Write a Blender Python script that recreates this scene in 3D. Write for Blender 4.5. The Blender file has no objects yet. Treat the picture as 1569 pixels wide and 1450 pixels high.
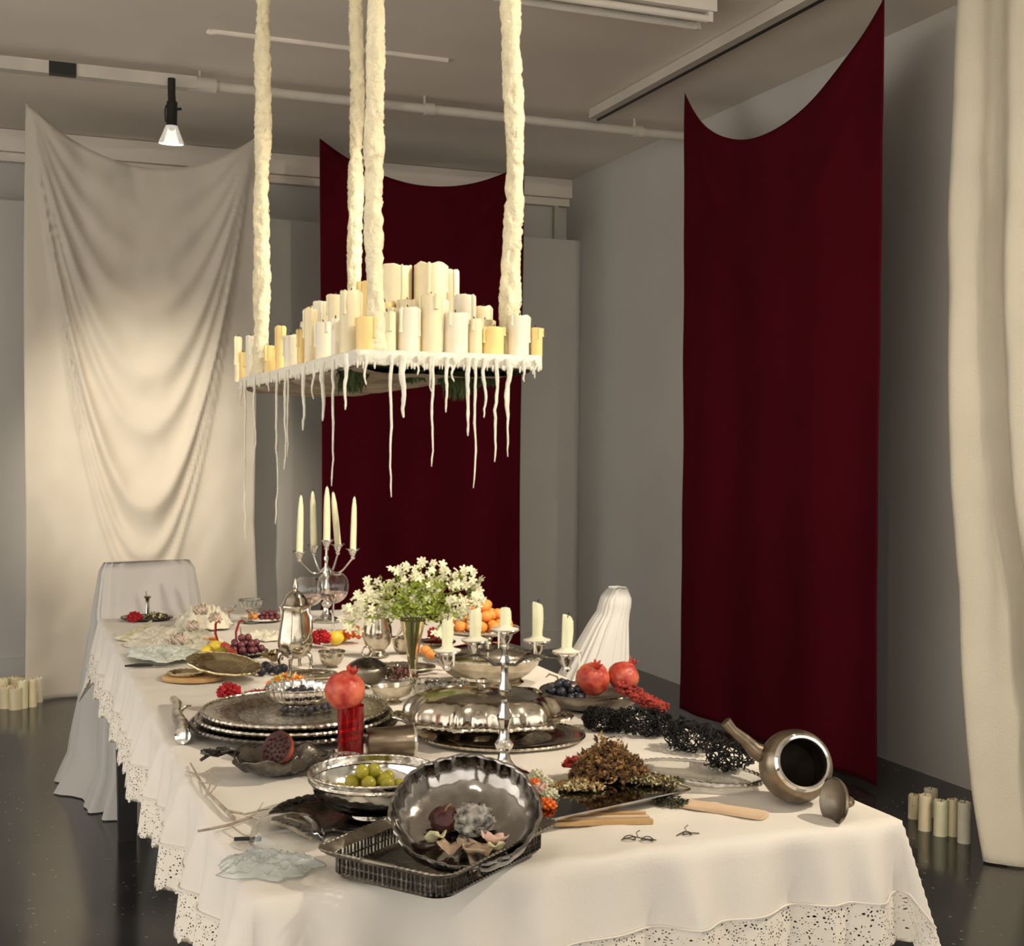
import bpy, math, random
from mathutils import Vector, Matrix, Euler, noise
random.seed(7)
PI = math.pi
S = bpy.context.scene
COL = S.collection

# ------------------------------------------------------------------ camera
FPX, CAMH = 1985.0, 1.42
yaw = math.atan(780.5 / FPX); pitch = math.radians(1.34); roll = math.atan(.0085)
Fv = Vector((math.sin(yaw) * math.cos(pitch), math.cos(yaw) * math.cos(pitch), -math.sin(pitch)))
R0 = Vector((math.cos(yaw), -math.sin(yaw), 0)); U0 = R0.cross(Fv)
Rv = R0 * math.cos(roll) + U0 * math.sin(roll); Uv = U0 * math.cos(roll) - R0 * math.sin(roll)
CAM = Vector((0, 0, CAMH))
cd = bpy.data.cameras.new('camera'); cam = bpy.data.objects.new('camera', cd); COL.objects.link(cam)
cd.sensor_fit = 'HORIZONTAL'; cd.sensor_width = 36; cd.lens = FPX / 1569 * 36; cd.clip_start = .05
mw = Matrix((Rv, Uv, -Fv)).transposed().to_4x4(); mw.translation = CAM; cam.matrix_world = mw
S.camera = cam

# ------------------------------------------------------------------ world, light, exposure
w = bpy.data.worlds.new('world'); S.world = w; w.use_nodes = True
w.node_tree.nodes['Background'].inputs[0].default_value = (1, .93, .84, 1)
w.node_tree.nodes['Background'].inputs[1].default_value = 1.5  # fill light, enters through the added wall openings
S.view_settings.view_transform = 'Standard'; S.view_settings.look = 'None'
S.view_settings.exposure = 0.64; S.view_settings.gamma = 1.0; S.view_settings.use_curve_mapping = False
WARM = (1.0, .86, .68)
def spot(name, loc, target, watts, deg, blend=.5, size=.035, col=WARM):
    l = bpy.data.lights.new(name, 'SPOT'); l.energy = watts; l.color = col
    l.spot_size = math.radians(deg); l.spot_blend = blend; l.shadow_soft_size = size
    o = bpy.data.objects.new(name, l); COL.objects.link(o); o.location = loc
    o.rotation_euler = (Vector(target) - Vector(loc)).to_track_quat('-Z', 'Y').to_euler()
    return o
# (lamp position, aim, watts, cone, blend): ceiling track lamps, each with a fixture built further down
LAMPS = [
    ((.773, 6.58, 2.93), (.70, 7.45, .6), 14, 84, 1.0),       # the lamp in view, on the pale curtain
    ((2.96, 1.25, 2.99), (1.0, 3.5, .75), 205, 74, .8),       # right track, over the table
    ((-.55, .1, 2.99), (1.1, 3.4, 1.2), 28, 62, .9),          # track behind the camera, on table and candles
    ((2.75, .4, 2.99), (3.36, 3.2, 1.3), 72, 62, .9),         # on the cream curtain at the right
    ((2.0, 3.1, 2.99), (.70, 4.3, .75), 105, 74, .9),         # far half of the table
    ((2.2, -1.0, 2.99), (2.6, 7.4, 1.6), 120, 75, 1.0),       # wash over the red curtains
    ((-.4, 2.7, 2.99), (.72, 7.45, 1.28), 520, 21, 1.0),       # on the middle of the pale curtain
]
for i, (p, t, e, dg, bl) in enumerate(LAMPS):
    d_ = (Vector(t) - Vector(p)).normalized()
    spot('track_light', Vector(p) + d_ * .11 + (Vector((0, .02, -.06)) if i == 0 else Vector((0, 0, 0))), t, e, dg, bl)

# ------------------------------------------------------------------ helpers
def ray(px, py): return Fv + Rv * ((px - 784.5) / FPX) - Uv * ((py - 725) / FPX)
def PZ(px, py, z): v = ray(px, py); return CAM + v * ((z - CAMH) / v.z)
def PY(px, py, y): v = ray(px, py); return CAM + v * (y / v.y)
def PX(px, py, x): v = ray(px, py); return CAM + v * (x / v.x)
def depth(p): return (Vector(p) - CAM).dot(Fv)
def proj(p):
    q = Vector(p) - CAM; z = q.dot(Fv)
    return 784.5 + FPX * q.dot(Rv) / z, 725 - FPX * q.dot(Uv) / z
TZ = .752
def T(px, py, z=TZ): return PZ(px, py, z)
def rnd(a, b): return random.uniform(a, b)
def lerp(a, b, t): return a + (b - a) * t
def interp(x, pts):
    if x <= pts[0][0]: return pts[0][1]
    for (a, b), (c, d) in zip(pts, pts[1:]):
        if x <= c: return b + (d - b) * (x - a) / (c - a)
    return pts[-1][1]
def nz(p, s=1.0): return noise.noise(Vector(p) * s)

class MB:
    def __init__(s): s.v = []; s.f = []; s.uv = None
    def add(s, vs, fs, M=None):
        o = len(s.v)
        s.v += [(M @ Vector(p)) if M else Vector(p) for p in vs]
        s.f += [tuple(i + o for i in q) for q in fs]
        return s
    def lathe(s, prof, seg=32, M=None, mod=None, arc=None):
        """prof: (r, z) list; mod(theta, i, r, z) -> (r, z)"""
        vs, fs, rings = [], [], []
        for i, (r, z) in enumerate(prof):
            if r < 1e-6: vs.append((0, 0, z)); rings.append([len(vs) - 1] * seg); continue
            row = []
            for k in range(seg):
                t = 2 * PI * k / seg
                rr, zz = mod(t, i, r, z) if mod else (r, z)
                row.append(len(vs)); vs.append((rr * math.cos(t), rr * math.sin(t), zz))
            rings.append(row)
        for a, b in zip(rings, rings[1:]):
            for k in range(seg):
                q = [a[k], a[(k + 1) % seg], b[(k + 1) % seg], b[k]]
                u = []
                for x in q:
                    if x not in u: u.append(x)
                if len(u) > 2: fs.append(tuple(u))
        return s.add(vs, fs, M)
    def tube(s, pts, r, seg=8, closed=False, M=None, flat=None, cap=True):
        pts = [Vector(p) for p in pts]; n = len(pts)
        rs = r if isinstance(r, (list, tuple)) else [r] * n
        vs, fs = [], []; up = None
        for i, p in enumerate(pts):
            a = pts[(i - 1) % n] if (closed or i) else p; b = pts[(i + 1) % n] if (closed or i < n - 1) else p
            t = (b - a); t = t.normalized() if t.length > 1e-9 else Vector((0, 0, 1))
            if up is None:
                up = Vector((0, 0, 1)) if abs(t.z) < .9 else Vector((1, 0, 0))
            x = up.cross(t)
            if x.length < 1e-5: x = Vector((1, 0, 0)).cross(t)
            x.normalize(); up = t.cross(x).normalized()
            for k in range(seg):
                an = 2 * PI * k / seg; c, d = math.cos(an), math.sin(an)
                if flat: c *= flat[0]; d *= flat[1]
                vs.append(p + (x * c + up * d) * rs[i])
        m = n if closed else n - 1
        for i in range(m):
            j = (i + 1) % n
            for k in range(seg):
                l = (k + 1) % seg
                fs.append((i * seg + k, i * seg + l, j * seg + l, j * seg + k))
        if not closed and cap:
            fs.append(tuple(range(seg - 1, -1, -1))); fs.append(tuple((n - 1) * seg + k for k in range(seg)))
        return s.add(vs, fs, M)
    def box(s, c, d, M=None):
        x, y, z = c; a, b, e = d[0] / 2, d[1] / 2, d[2] / 2
        vs = [(x + i * a, y + j * b, z + k * e) for i in (-1, 1) for j in (-1, 1) for k in (-1, 1)]
        return s.add(vs, [(0, 1, 3, 2), (4, 6, 7, 5), (0, 4, 5, 1), (2, 3, 7, 6), (0, 2, 6, 4), (1, 5, 7, 3)], M)
    def ball(s, c, r, seg=16, rings=10, sc=(1, 1, 1), amp=0, fr=3, seed=0, M=None):
        c = Vector(c); vs, fs = [], []
        for i in range(rings + 1):
            ph = PI * i / rings
            for k in range(1 if i in (0, rings) else seg):
                t = 2 * PI * k / seg
                n = Vector((math.sin(ph) * math.cos(t), math.sin(ph) * math.sin(t), math.cos(ph)))
                q = r * (1 + (amp * nz(n * fr + Vector((seed, seed * 1.7, 0))) if amp else 0))
                vs.append(c + Vector((n.x * sc[0], n.y * sc[1], n.z * sc[2])) * q)
        idx = lambda i, k: 0 if i == 0 else (len(vs) - 1 if i == rings else 1 + (i - 1) * seg + k % seg)
        for i in range(rings):
            for k in range(seg):
                q = []
                for x in (idx(i, k), idx(i + 1, k), idx(i + 1, k + 1), idx(i, k + 1)):
                    if x not in q: q.append(x)
                fs.append(tuple(q))
        return s.add(vs, fs, M)
    def grid(s, fn, nu, nv, M=None, closed=False, uvs=None):
        vs = []; 
        for j in range(nv + 1):
            for i in range(nu + (0 if closed else 1)): vs.append(fn(i / nu, j / nv))
        w_ = nu if closed else nu + 1; fs = []
        for j in range(nv):
            for i in range(nu):
                l = (i + 1) % w_
                fs.append((j * w_ + i, j * w_ + l, (j + 1) * w_ + l, (j + 1) * w_ + i))
        return s.add(vs, fs, M)
    def build(s, name, mat, parent=None, smooth=True, ang=42, solid=None, uvfn=None, loc=None, rot=None):
        me = bpy.data.meshes.new(name); me.from_pydata([tuple(v) for v in s.v], [], s.f)
        if smooth:
            me.polygons.foreach_set('use_smooth', [True] * len(me.polygons))
            if ang: me.set_sharp_from_angle(angle=math.radians(ang))
        if uvfn is not None:
            ul = me.uv_layers.new(name='UVMap')
            for lp in me.loops: ul.data[lp.index].uv = uvfn[lp.vertex_index]
        me.update()
        return obj(name, me, mat, parent, loc, rot, solid)
def obj(name, me, mat, parent=None, loc=None, rot=None, solid=None, scale=None):
    o = bpy.data.objects.new(name, me); COL.objects.link(o)
    if mat and not me.materials: me.materials.append(mat)
    if parent: o.parent = parent
    if loc is not None: o.location = loc
    if rot is not None: o.rotation_euler = rot
    if scale is not None: o.scale = (scale,) * 3 if isinstance(scale, (int, float)) else scale
    if solid:
        m = o.modifiers.new('solidify', 'SOLIDIFY'); m.thickness = solid; m.offset = 0
    return o
def tag(o, label=None, cat=None, group=None, kind=None):
    if label: o['label'] = label
    if cat: o['category'] = cat
    if group: o['group'] = group
    if kind: o['kind'] = kind
    return o
def thing(name, label, cat, loc=(0, 0, 0), rot=(0, 0, 0), group=None):
    o = bpy.data.objects.new(name, None); COL.objects.link(o); o.empty_display_size = .05
    o.location = loc; o.rotation_euler = rot
    return tag(o, label, cat, group)
def MX(loc=(0, 0, 0), rot=(0, 0, 0), sc=(1, 1, 1)):
    return Matrix.Translation(Vector(loc)) @ Euler(rot).to_matrix().to_4x4() @ Matrix.Diagonal((*sc, 1))
def yawcam(): return -yaw          # rotation that faces the camera's right axis
ORD = ['first', 'second', 'third', 'fourth', 'fifth', 'sixth', 'seventh', 'eighth', 'ninth', 'tenth', 'eleventh', 'twelfth', 'thirteenth', 'fourteenth', 'fifteenth', 'sixteenth', 'seventeenth', 'eighteenth', 'nineteenth', 'twentieth', 'twenty-first', 'twenty-second', 'twenty-third', 'twenty-fourth']

# ------------------------------------------------------------------ materials
def mat(name, col, rough=.5, metal=0, var=0, vs=12, col2=None, bump=0, bs=60, trans=0, ior=1.45, sss=0, spec=.5,
        alpha=1, rvar=0, emit=None, dist=.01, sheen=0, detail=4, coat=0, transl=0, wave=None):
    m = bpy.data.materials.new(name); m.use_nodes = True; nt = m.node_tree; b = nt.nodes['Principled BSDF']
    I = b.inputs; c4 = (*col, 1)
    I['Base Color'].default_value = c4; I['Roughness'].default_value = rough; I['Metallic'].default_value = metal
    I['Transmission Weight'].default_value = trans; I['IOR'].default_value = ior; I['Alpha'].default_value = alpha
    I['Specular IOR Level'].default_value = spec; I['Coat Weight'].default_value = coat
    if sheen: I['Sheen Weight'].default_value = sheen
    if sss:
        I['Subsurface Weight'].default_value = sss; I['Subsurface Radius'].default_value = (.02, .012, .006); I['Subsurface Scale'].default_value = .5
    if emit: I['Emission Color'].default_value = (*emit[0], 1); I['Emission Strength'].default_value = emit[1]
    tc = nt.nodes.new('ShaderNodeTexCoord')
    def nzn(sc, det=detail):
        n = nt.nodes.new('ShaderNodeTexNoise'); n.inputs['Scale'].default_value = sc; n.inputs['Detail'].default_value = det
        nt.links.new(tc.outputs['Object'], n.inputs['Vector']); return n
    if var or col2:
        n = nzn(vs); r = nt.nodes.new('ShaderNodeValToRGB'); nt.links.new(n.outputs['Fac'], r.inputs['Fac'])
        r.color_ramp.elements[0].position = .35; r.color_ramp.elements[1].position = .65
        lo = tuple(max(0, x * (1 - var)) for x in col); hi = col2 if col2 else tuple(min(1, x * (1 + var)) for x in col)
        r.color_ramp.elements[0].color = (*lo, 1); r.color_ramp.elements[1].color = (*hi, 1)
        nt.links.new(r.outputs['Color'], I['Base Color'])
    if rvar:
        n = nzn(vs * 1.7 + 3); mr = nt.nodes.new('ShaderNodeMapRange'); nt.links.new(n.outputs['Fac'], mr.inputs['Value'])
        mr.inputs['From Min'].default_value = .3; mr.inputs['From Max'].default_value = .7
        mr.inputs['To Min'].default_value = max(.02, rough - rvar); mr.inputs['To Max'].default_value = rough + rvar
        nt.links.new(mr.outputs['Result'], I['Roughness'])
    if bump:
        bn = nt.nodes.new('ShaderNodeBump'); bn.inputs['Strength'].default_value = bump; bn.inputs['Distance'].default_value = dist
        if wave:
            n = nt.nodes.new('ShaderNodeTexVoronoi'); n.inputs['Scale'].default_value = bs
            nt.links.new(tc.outputs['Object'], n.inputs['Vector']); nt.links.new(n.outputs['Distance'], bn.inputs['Height'])
        else:
            n = nzn(bs); nt.links.new(n.outputs['Fac'], bn.inputs['Height'])
        nt.links.new(bn.outputs['Normal'], I['Normal'])
    if transl:
        out = nt.nodes['Material Output']; mx = nt.nodes.new('ShaderNodeMixShader'); tl = nt.nodes.new('ShaderNodeBsdfTranslucent')
        tl.inputs['Color'].default_value = c4; mx.inputs[0].default_value = transl
        nt.links.new(b.outputs[0], mx.inputs[1]); nt.links.new(tl.outputs[0], mx.inputs[2]); nt.links.new(mx.outputs[0], out.inputs[0])
    return m
def lace_mat(name, col, cell=185, open_=.25, solid_lo=.56):
    m = bpy.data.materials.new(name); m.use_nodes = True; nt = m.node_tree; b = nt.nodes['Principled BSDF']
    b.inputs['Base Color'].default_value = (*col, 1); b.inputs['Roughness'].default_value = .9
    tc = nt.nodes.new('ShaderNodeTexCoord')
    vo = nt.nodes.new('ShaderNodeTexVoronoi'); vo.feature = 'DISTANCE_TO_EDGE'; vo.inputs['Scale'].default_value = cell
    nt.links.new(tc.outputs['UV'], vo.inputs['Vector'])
    lt = nt.nodes.new('ShaderNodeMath'); lt.operation = 'LESS_THAN'; lt.inputs[1].default_value = open_
    nt.links.new(vo.outputs['Distance'], lt.inputs[0])
    v2 = nt.nodes.new('ShaderNodeTexVoronoi'); v2.inputs['Scale'].default_value = cell / 5; nt.links.new(tc.outputs['UV'], v2.inputs['Vector'])
    l2 = nt.nodes.new('ShaderNodeMath'); l2.operation = 'LESS_THAN'; l2.inputs[1].default_value = solid_lo - .2
    nt.links.new(v2.outputs['Distance'], l2.inputs[0])
    mx = nt.nodes.new('ShaderNodeMath'); mx.operation = 'MAXIMUM'; nt.links.new(lt.outputs[0], mx.inputs[0]); nt.links.new(l2.outputs[0], mx.inputs[1])
    nt.links.new(mx.outputs[0], b.inputs['Alpha'])
    bn = nt.nodes.new('ShaderNodeBump'); bn.inputs['Strength'].default_value = .6; bn.inputs['Distance'].default_value = .002
    nt.links.new(v2.outputs['Distance'], bn.inputs['Height']); nt.links.new(bn.outputs[0], b.inputs['Normal'])
    return m

M = {}
M['wall'] = mat('wall_paint', (.60, .58, .54), .85, var=.03, vs=1.5, bump=.08, bs=30)
M['ceil'] = mat('ceiling_paint', (.84, .77, .68), .9, var=.05, vs=1.2, bump=.1, bs=18)
M['pipe'] = mat('painted_conduit', (.58, .54, .47), .6, var=.05, vs=5)
M['black'] = mat('black_metal', (.012, .012, .012), .45)
M['redcurtain'] = mat('oxblood_cotton', (.070, .0026, .0075), .9, var=.08, vs=2, bump=.15, bs=400, dist=.002, spec=.08)
M['palecurtain'] = mat('pale_muslin', (.66, .61, .52), .9, var=.03, vs=3, bump=.25, bs=220, dist=.002, transl=.12)
M['creamcurtain'] = mat('cream_wool', (.70, .65, .53), .95, var=.04, vs=3, bump=.6, bs=120, dist=.004, transl=.08)
M['cloth'] = mat('white_linen', (.74, .70, .63), .9, var=.03, vs=4, bump=.25, bs=160, dist=.002, transl=.06)
M['lace'] = lace_mat('white_lace', (.74, .69, .60))
M['sheet'] = mat('shaded_grey_white_sheet', (.57, .555, .53), .9, var=.02, vs=5, bump=.2, bs=150, dist=.002, transl=.2)  # grey-white cloth toned darker to carry the shade on the far chair
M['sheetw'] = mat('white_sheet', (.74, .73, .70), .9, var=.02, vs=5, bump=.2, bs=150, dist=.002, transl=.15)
M['darkwood'] = mat('black_wood', (.012, .009, .008), .4, var=.3, vs=10)
M['wax_ivory'] = mat('ivory_wax', (.76, .67, .45), .45, sss=.25, var=.04, vs=14, bump=.1, bs=25)
M['wax_white'] = mat('white_wax', (.76, .71, .57), .45, sss=.25, var=.03, vs=14, bump=.1, bs=25)
M['wax_yellow'] = mat('yellow_wax', (.80, .60, .25), .45, sss=.25, var=.06, vs=14, bump=.1, bs=25)
M['wax_green'] = mat('pale_olive_wax', (.78, .76, .52), .45, sss=.2, var=.04, vs=14)
M['plaster'] = mat('waxed_plaster', (.76, .73, .62), .7, var=.06, vs=20, bump=.8, bs=70, dist=.006)
M['rope'] = mat('waxed_cloth', (.76, .68, .47), .7, var=.08, vs=25, bump=1.0, bs=45, dist=.012)
M['bark'] = mat('grey_driftwood', (.36, .29, .21), .85, col2=(.17, .13, .09), vs=9, bump=.8, bs=30, dist=.01)
M['moss'] = mat('dark_moss', (.05, .07, .02), .9, var=.4, vs=30)
M['wick'] = mat('burnt_wick', (.02, .015, .01), .9)
# floor: polished dark tile with pale flecks
def floor_mat():
    m = bpy.data.materials.new('polished_dark_floor'); m.use_nodes = True; nt = m.node_tree; b = nt.nodes['Principled BSDF']
    tc = nt.nodes.new('ShaderNodeTexCoord')
    n = nt.nodes.new('ShaderNodeTexNoise'); n.inputs['Scale'].default_value = 3; n.inputs['Detail'].default_value = 6
    v = nt.nodes.new('ShaderNodeTexVoronoi'); v.inputs['Scale'].default_value = 34
    v2 = nt.nodes.new('ShaderNodeTexNoise'); v2.inputs['Scale'].default_value = 26; v2.inputs['Detail'].default_value = 2
    for q in (n, v, v2): nt.links.new(tc.outputs['Object'], q.inputs['Vector'])
    r = nt.nodes.new('ShaderNodeValToRGB'); nt.links.new(n.outputs['Fac'], r.inputs['Fac'])
    r.color_ramp.elements[0].position = .3; r.color_ramp.elements[0].color = (.016, .016, .017, 1)
    r.color_ramp.elements[1].position = .75; r.color_ramp.elements[1].color = (.042, .042, .043, 1)
    lt = nt.nodes.new('ShaderNodeMath'); lt.operation = 'LESS_THAN'; lt.inputs[1].default_value = .17; nt.links.new(v.outputs['Distance'], lt.inputs[0])
    gt = nt.nodes.new('ShaderNodeMath'); gt.operation = 'GREATER_THAN'; gt.inputs[1].default_value = .55; nt.links.new(v2.outputs['Fac'], gt.inputs[0])
    mu = nt.nodes.new('ShaderNodeMath'); mu.operation = 'MULTIPLY'; nt.links.new(lt.outputs[0], mu.inputs[0]); nt.links.new(gt.outputs[0], mu.inputs[1])
    mx = nt.nodes.new('ShaderNodeMixRGB'); mx.inputs[2].default_value = (.20, .19, .175, 1)
    nt.links.new(mu.outputs[0], mx.inputs[0]); nt.links.new(r.outputs[0], mx.inputs[1]); nt.links.new(mx.outputs[0], b.inputs['Base Color'])
    mr = nt.nodes.new('ShaderNodeMapRange'); nt.links.new(n.outputs['Fac'], mr.inputs['Value'])
    mr.inputs['To Min'].default_value = .07; mr.inputs['To Max'].default_value = .24; nt.links.new(mr.outputs[0], b.inputs['Roughness'])
    bn = nt.nodes.new('ShaderNodeBump'); bn.inputs['Strength'].default_value = .05; bn.inputs['Distance'].default_value = .02
    nt.links.new(n.outputs['Fac'], bn.inputs['Height']); nt.links.new(bn.outputs[0], b.inputs['Normal'])
    b.inputs['Specular IOR Level'].default_value = .6
    return m
M['floor'] = floor_mat()

# ------------------------------------------------------------------ room shell
XL, XR, YN, YB, ZC = -3.4, 3.72, -2.6, 8.2, 3.27
def struct(name, mb, m, **k): return tag(mb.build(name, m, smooth=k.pop('smooth', False), **k), kind='structure')
struct('floor', MB().box(((XL + XR) / 2, (YN + YB + .3) / 2, -.05), (XR - XL + .4, YB - YN + .7, .1)), M['floor'])
struct('ceiling', MB().box(((XL + XR) / 2, (YN + YB + .3) / 2, ZC + .05), (XR - XL + .4, YB - YN + .7, .1)), M['ceil'])
struct('wall_right', MB().box((XR + .06, (YN + YB) / 2, ZC / 2), (.12, YB - YN + .6, ZC)), M['wall'])
# left wall (out of view): wide opening added to let world light fill the room
mb = MB(); mb.box((XL - .06, 7.2, ZC / 2), (.12, 2.8, ZC)); mb.box((XL - .06, YN + .2, ZC / 2), (.12, 1.0, ZC)); mb.box((XL - .06, 2.1, ZC - .1), (.12, 7.6, .2))
struct('wall_left', mb, M['wall'])
# wall behind the camera: wide gap added so the world background gives soft frontal fill
mb = MB(); mb.box((XL + .5, YN - .06, ZC / 2), (1.0, .12, ZC)); mb.box((XR - .5, YN - .06, ZC / 2), (1.0, .12, ZC)); mb.box(((XL + XR) / 2, YN - .06, ZC - .15), (XR - XL - 2, .12, .3))
struct('wall_front', mb, M['wall'])
struct('wall_back', MB().box(((XL + XR) / 2, YB + .31, ZC / 2), (XR - XL, .12, ZC)), M['wall'])
# the lower partition stands in front of the true wall, leaving a shaded recess above it
struct('wall_partition', MB().box(((XL + XR) / 2, YB + .06, 1.41), (XR - XL - .004, .12, 2.82)), M['wall'])
struct('baseboard_back', MB().box(((XL + XR) / 2 , YB - .008, .06), (XR - XL - .01, .016, .12)), M['wall'])
mb = MB(); mb.box(((XL + XR) / 2, YB + .19, 3.20), (XR - XL - .01, .11, .13)); mb.box(((XL + XR) / 2, YB + .215, 3.11), (XR - XL - .01, .06, .05))
struct('trim_1', mb, M['ceil'])

# narrow upright strap over the partition's right end
p = PY(852, 365, YB + .2)
struct('trim_2', MB().box((p.x, YB + .205, 2.98), (.03, .03, .5)), M['pipe'])

# ceiling conduit with lamp, junction box and clamps
cx = (XL + 3.66) / 2
cond = thing('ceiling_conduit', 'long painted conduit crossing the ceiling above the pale curtain', 'conduit', (0, 6.66, 3.2))
mb = MB(); mb.box((.9 + (XL - .9) / 2, 0, 0), (.9 - XL, .075, .06)); mb.build('track', M['pipe'], cond, smooth=False)
MB().tube([(.9, 0, 0), (3.7, 0, 0)], .026, 12).build('pipe', M['pipe'], cond)
MB().tube([(.86, 0, 0), (1.0, 0, 0)], .04, 12).build('coupling', M['pipe'], cond)
for xx in (2.1, 3.35): MB().tube([(xx, 0, 0), (xx + .05, 0, 0)], .034, 12).build('clamp', M['pipe'], cond)
for xx in (-1.2, .92, 2.1, 3.35): MB().tube([(xx, 0, .02), (xx, 0, .07)], .008, 8).build('hanger', M['pipe'], cond)
q0 = PY(75, 105, 6.62); q1 = PY(117, 110, 6.62)
MB().box(((q0.x + q1.x) / 2, -.02, -.002), (q1.x - q0.x, .05, .058)).build('black_section', M['black'], cond, smooth=False)
tr = thing('lighting_track', 'long grey lighting track running towards the red curtain along the ceiling', 'track', (3.04, 0, 3.22))
mb = MB(); mb.box((0, 2.15, .02), (.05, 8.8, .05)); mb.build('rail', M['pipe'], tr, smooth=False)
MB().box((.0275, 2.15, -.008), (.012, 8.8, .012)).build('dark_slot', M['black'], tr, smooth=False)
# thick painted pipe dropping into the ceiling behind the hangers
pts = [(.86, 5.98, 3.265), (.87, 5.98, 3.257), (.9, 5.98, 3.264), (1.0, 5.98, 3.264), (2.0, 5.98, 3.264)]
tag(MB().tube(pts, .013, 12).build('ceiling_pipe', M['ceil']), 'thick painted pipe along the ceiling behind the hanging ropes', 'pipe')
# fluorescent fitting
fl = thing('fluorescent_fitting', 'unlit white fluorescent fitting on the ceiling at the top edge', 'light fitting', (2.1, 4.8, 3.27))
M['enamel'] = mat('white_enamel', (.72, .69, .63), .4, var=.02)
MB().box((0, 0, -.03), (1.3, .16, .06)).build('housing', M['enamel'], fl, smooth=False)
for s in (-1, 1):
    t_ = MB().tube([(-.62, s * .05, -.085), (.62, s * .05, -.085)], .016, 12).build('tube', M['enamel'], fl)
    for e in (-1, 1): MB().box((e * .63, s * .05, -.075), (.02, .03, .05)).build('socket', M['enamel'], fl, smooth=False)

# track lamps
M['bulbglass'] = mat('lamp_glass', (.95, .95, .92), .05, trans=.9, emit=((1, .93, .8), .25))
M['bulbface'] = mat('lit_lamp_face', (1, .95, .85), .3, emit=((1, .92, .78), 5))
def lamp(i, pos, aim, label):
    pos = Vector(pos); d_ = (Vector(aim) - pos).normalized()
    if i == 0: d_ = (d_ * .35 + Vector((0, 0, -1))).normalized()
    t = thing('track_lamp', label, 'lamp', pos, group='ceiling track lamps')
    rot = (-d_).to_track_quat('Z', 'Y').to_matrix().to_4x4()
    MB().lathe([(.028, .035), (.030, .03), (.045, -.01), (.06, -.045), (.062, -.052), (.060, -.056)], 24, rot).build('bulb', M['bulbglass'], t)
    MB().lathe([(0, -.05), (.03, -.0515), (.058, -.053)], 24, rot).build('lens', M['bulbface'], t)
    MB().lathe([(0, .15), (.024, .15), (.026, .145), (.026, .04), (.03, .034), (.0, .034)], 20, rot).build('socket', M['black'], t)
    top = rot @ Vector((0, 0, .14)); 
    MB().tube([top, (0, 0, max(.19, top.z + .02)), (0, 0, .265)], .019, 10).build('stem', M['black'], t)
    MB().tube([rot @ Vector((.0, 0, .11)), rot @ Vector((.045, 0, .12))], .007, 8).build('lever', M['black'], t)
    MB().tube([rot @ Vector((-.03, 0, .05)), rot @ Vector((-.034, 0, .1)), rot @ Vector((-.028, 0, .13))], .004, 6).build('cable', M['black'], t)
    return t
lamp(0, LAMPS[0][0], LAMPS[0][1], 'lit clear reflector bulb on a black socket hanging from the conduit')
for i in range(1, len(LAMPS)):
    lamp(i, LAMPS[i][0], LAMPS[i][1], 'lit reflector lamp on the ceiling ' + ['', 'near the right track, aimed at the table', 'at the left, aimed at the candle board', 'near the right wall, aimed at the cream curtain', 'right of the table, aimed at its far end', 'at the room entrance, aimed at the red curtains', 'at the left wall side, aimed at the pale curtain'][i])

# ------------------------------------------------------------------ curtains
def curtain(name, label, P0, P1, zb, m, sag, mode, nu=90, nv=110, thick=.003, seed=0):
    """hangs from ceiling points P0, P1 (world); front side = normal n towards the room"""
    P0, P1 = Vector(P0), Vector(P1); ax = (P1 - P0); ax.z = 0; wd = ax.length; ax.normalize(); n = Vector((ax.y, -ax.x, 0))
    def fn(u, v):
        zt = lerp(P0.z, P1.z, u) - sag(u)
        z = lerp(zt, zb, v); dd = lerp(P0.z, P1.z, u) - z
        q = P0 + ax * (u * wd); off, along, dz = mode(u, v, dd, wd)
        q = q + n * off + ax * along
        q.z = z + dz
        return q
    mb = MB().grid(fn, nu, nv)
    o = mb.build(name, m, solid=thick, ang=None)
    return tag(o, label, 'curtain')
def sagp(h, p=1.0): return lambda u: h * (4 * u * (1 - u)) ** p
# pale curtain with deep cowl folds
def cowl(u, v, dd, wd):
    e = max(1e-3, 4 * u * (1 - u)); b = dd / e ** 1.15
    f = 0
    for b0, wdt, amp in ((.48, .10, .020), (.75, .10, .022), (1.05, .12, .032), (1.42, .16, .04), (1.72, .10, .03), (2.15, .14, .055), (2.42, .07, .03), (2.62, .07, .022)):
        x = (b - b0) / wdt
        f += amp * math.exp(-x * x) * (1 if x < 0 else math.exp(-x * .8))
    f *= 1.15 * min(1, e * 1.6)
    f += .05 * math.exp(-((b - 1.7) / .8) ** 2) * e
    f += .012 * math.sin(u * 23 + v * 2) * (1 - e * .7) + .006 * nz((u * 14, v * 22, 3))
    low = max(0, (dd - 2.2) / .9)
    f += .025 * math.sin(u * 17 + 1.3) * low
    along = .07 * low * (u - .2) + .02 * math.sin(dd * 1.5) * (u - .5)
    if low > 1: f += .08 * (low - 1)
    return f, along, 0
curtain('pale_curtain', 'pale draped muslin curtain with deep swagged folds, spotlit at the left', (.115, 7.45, 3.22), (1.345, 7.45, 3.15), .006, M['palecurtain'], sagp(.26), cowl)
def redmode(k):
    def f(u, v, dd, wd):
        e = 4 * u * (1 - u); b = dd / max(.05, e) ** 1.1
        o = .018 * math.exp(-((b - .55) / .15) ** 2) * min(1, e * 2) + .02 * math.exp(-((b - .95) / .2) ** 2) * e
        o += .014 * math.sin(u * 9 + k) * v + .010 * math.sin(u * 21 + k * 2 + v) * (.3 + v) + .006 * nz((u * 6 + k, v * 8, k))
        return o, -.05 * v * (u - .5) * math.sin(PI * v) + k * .012 * v, 0
    return f
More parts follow.
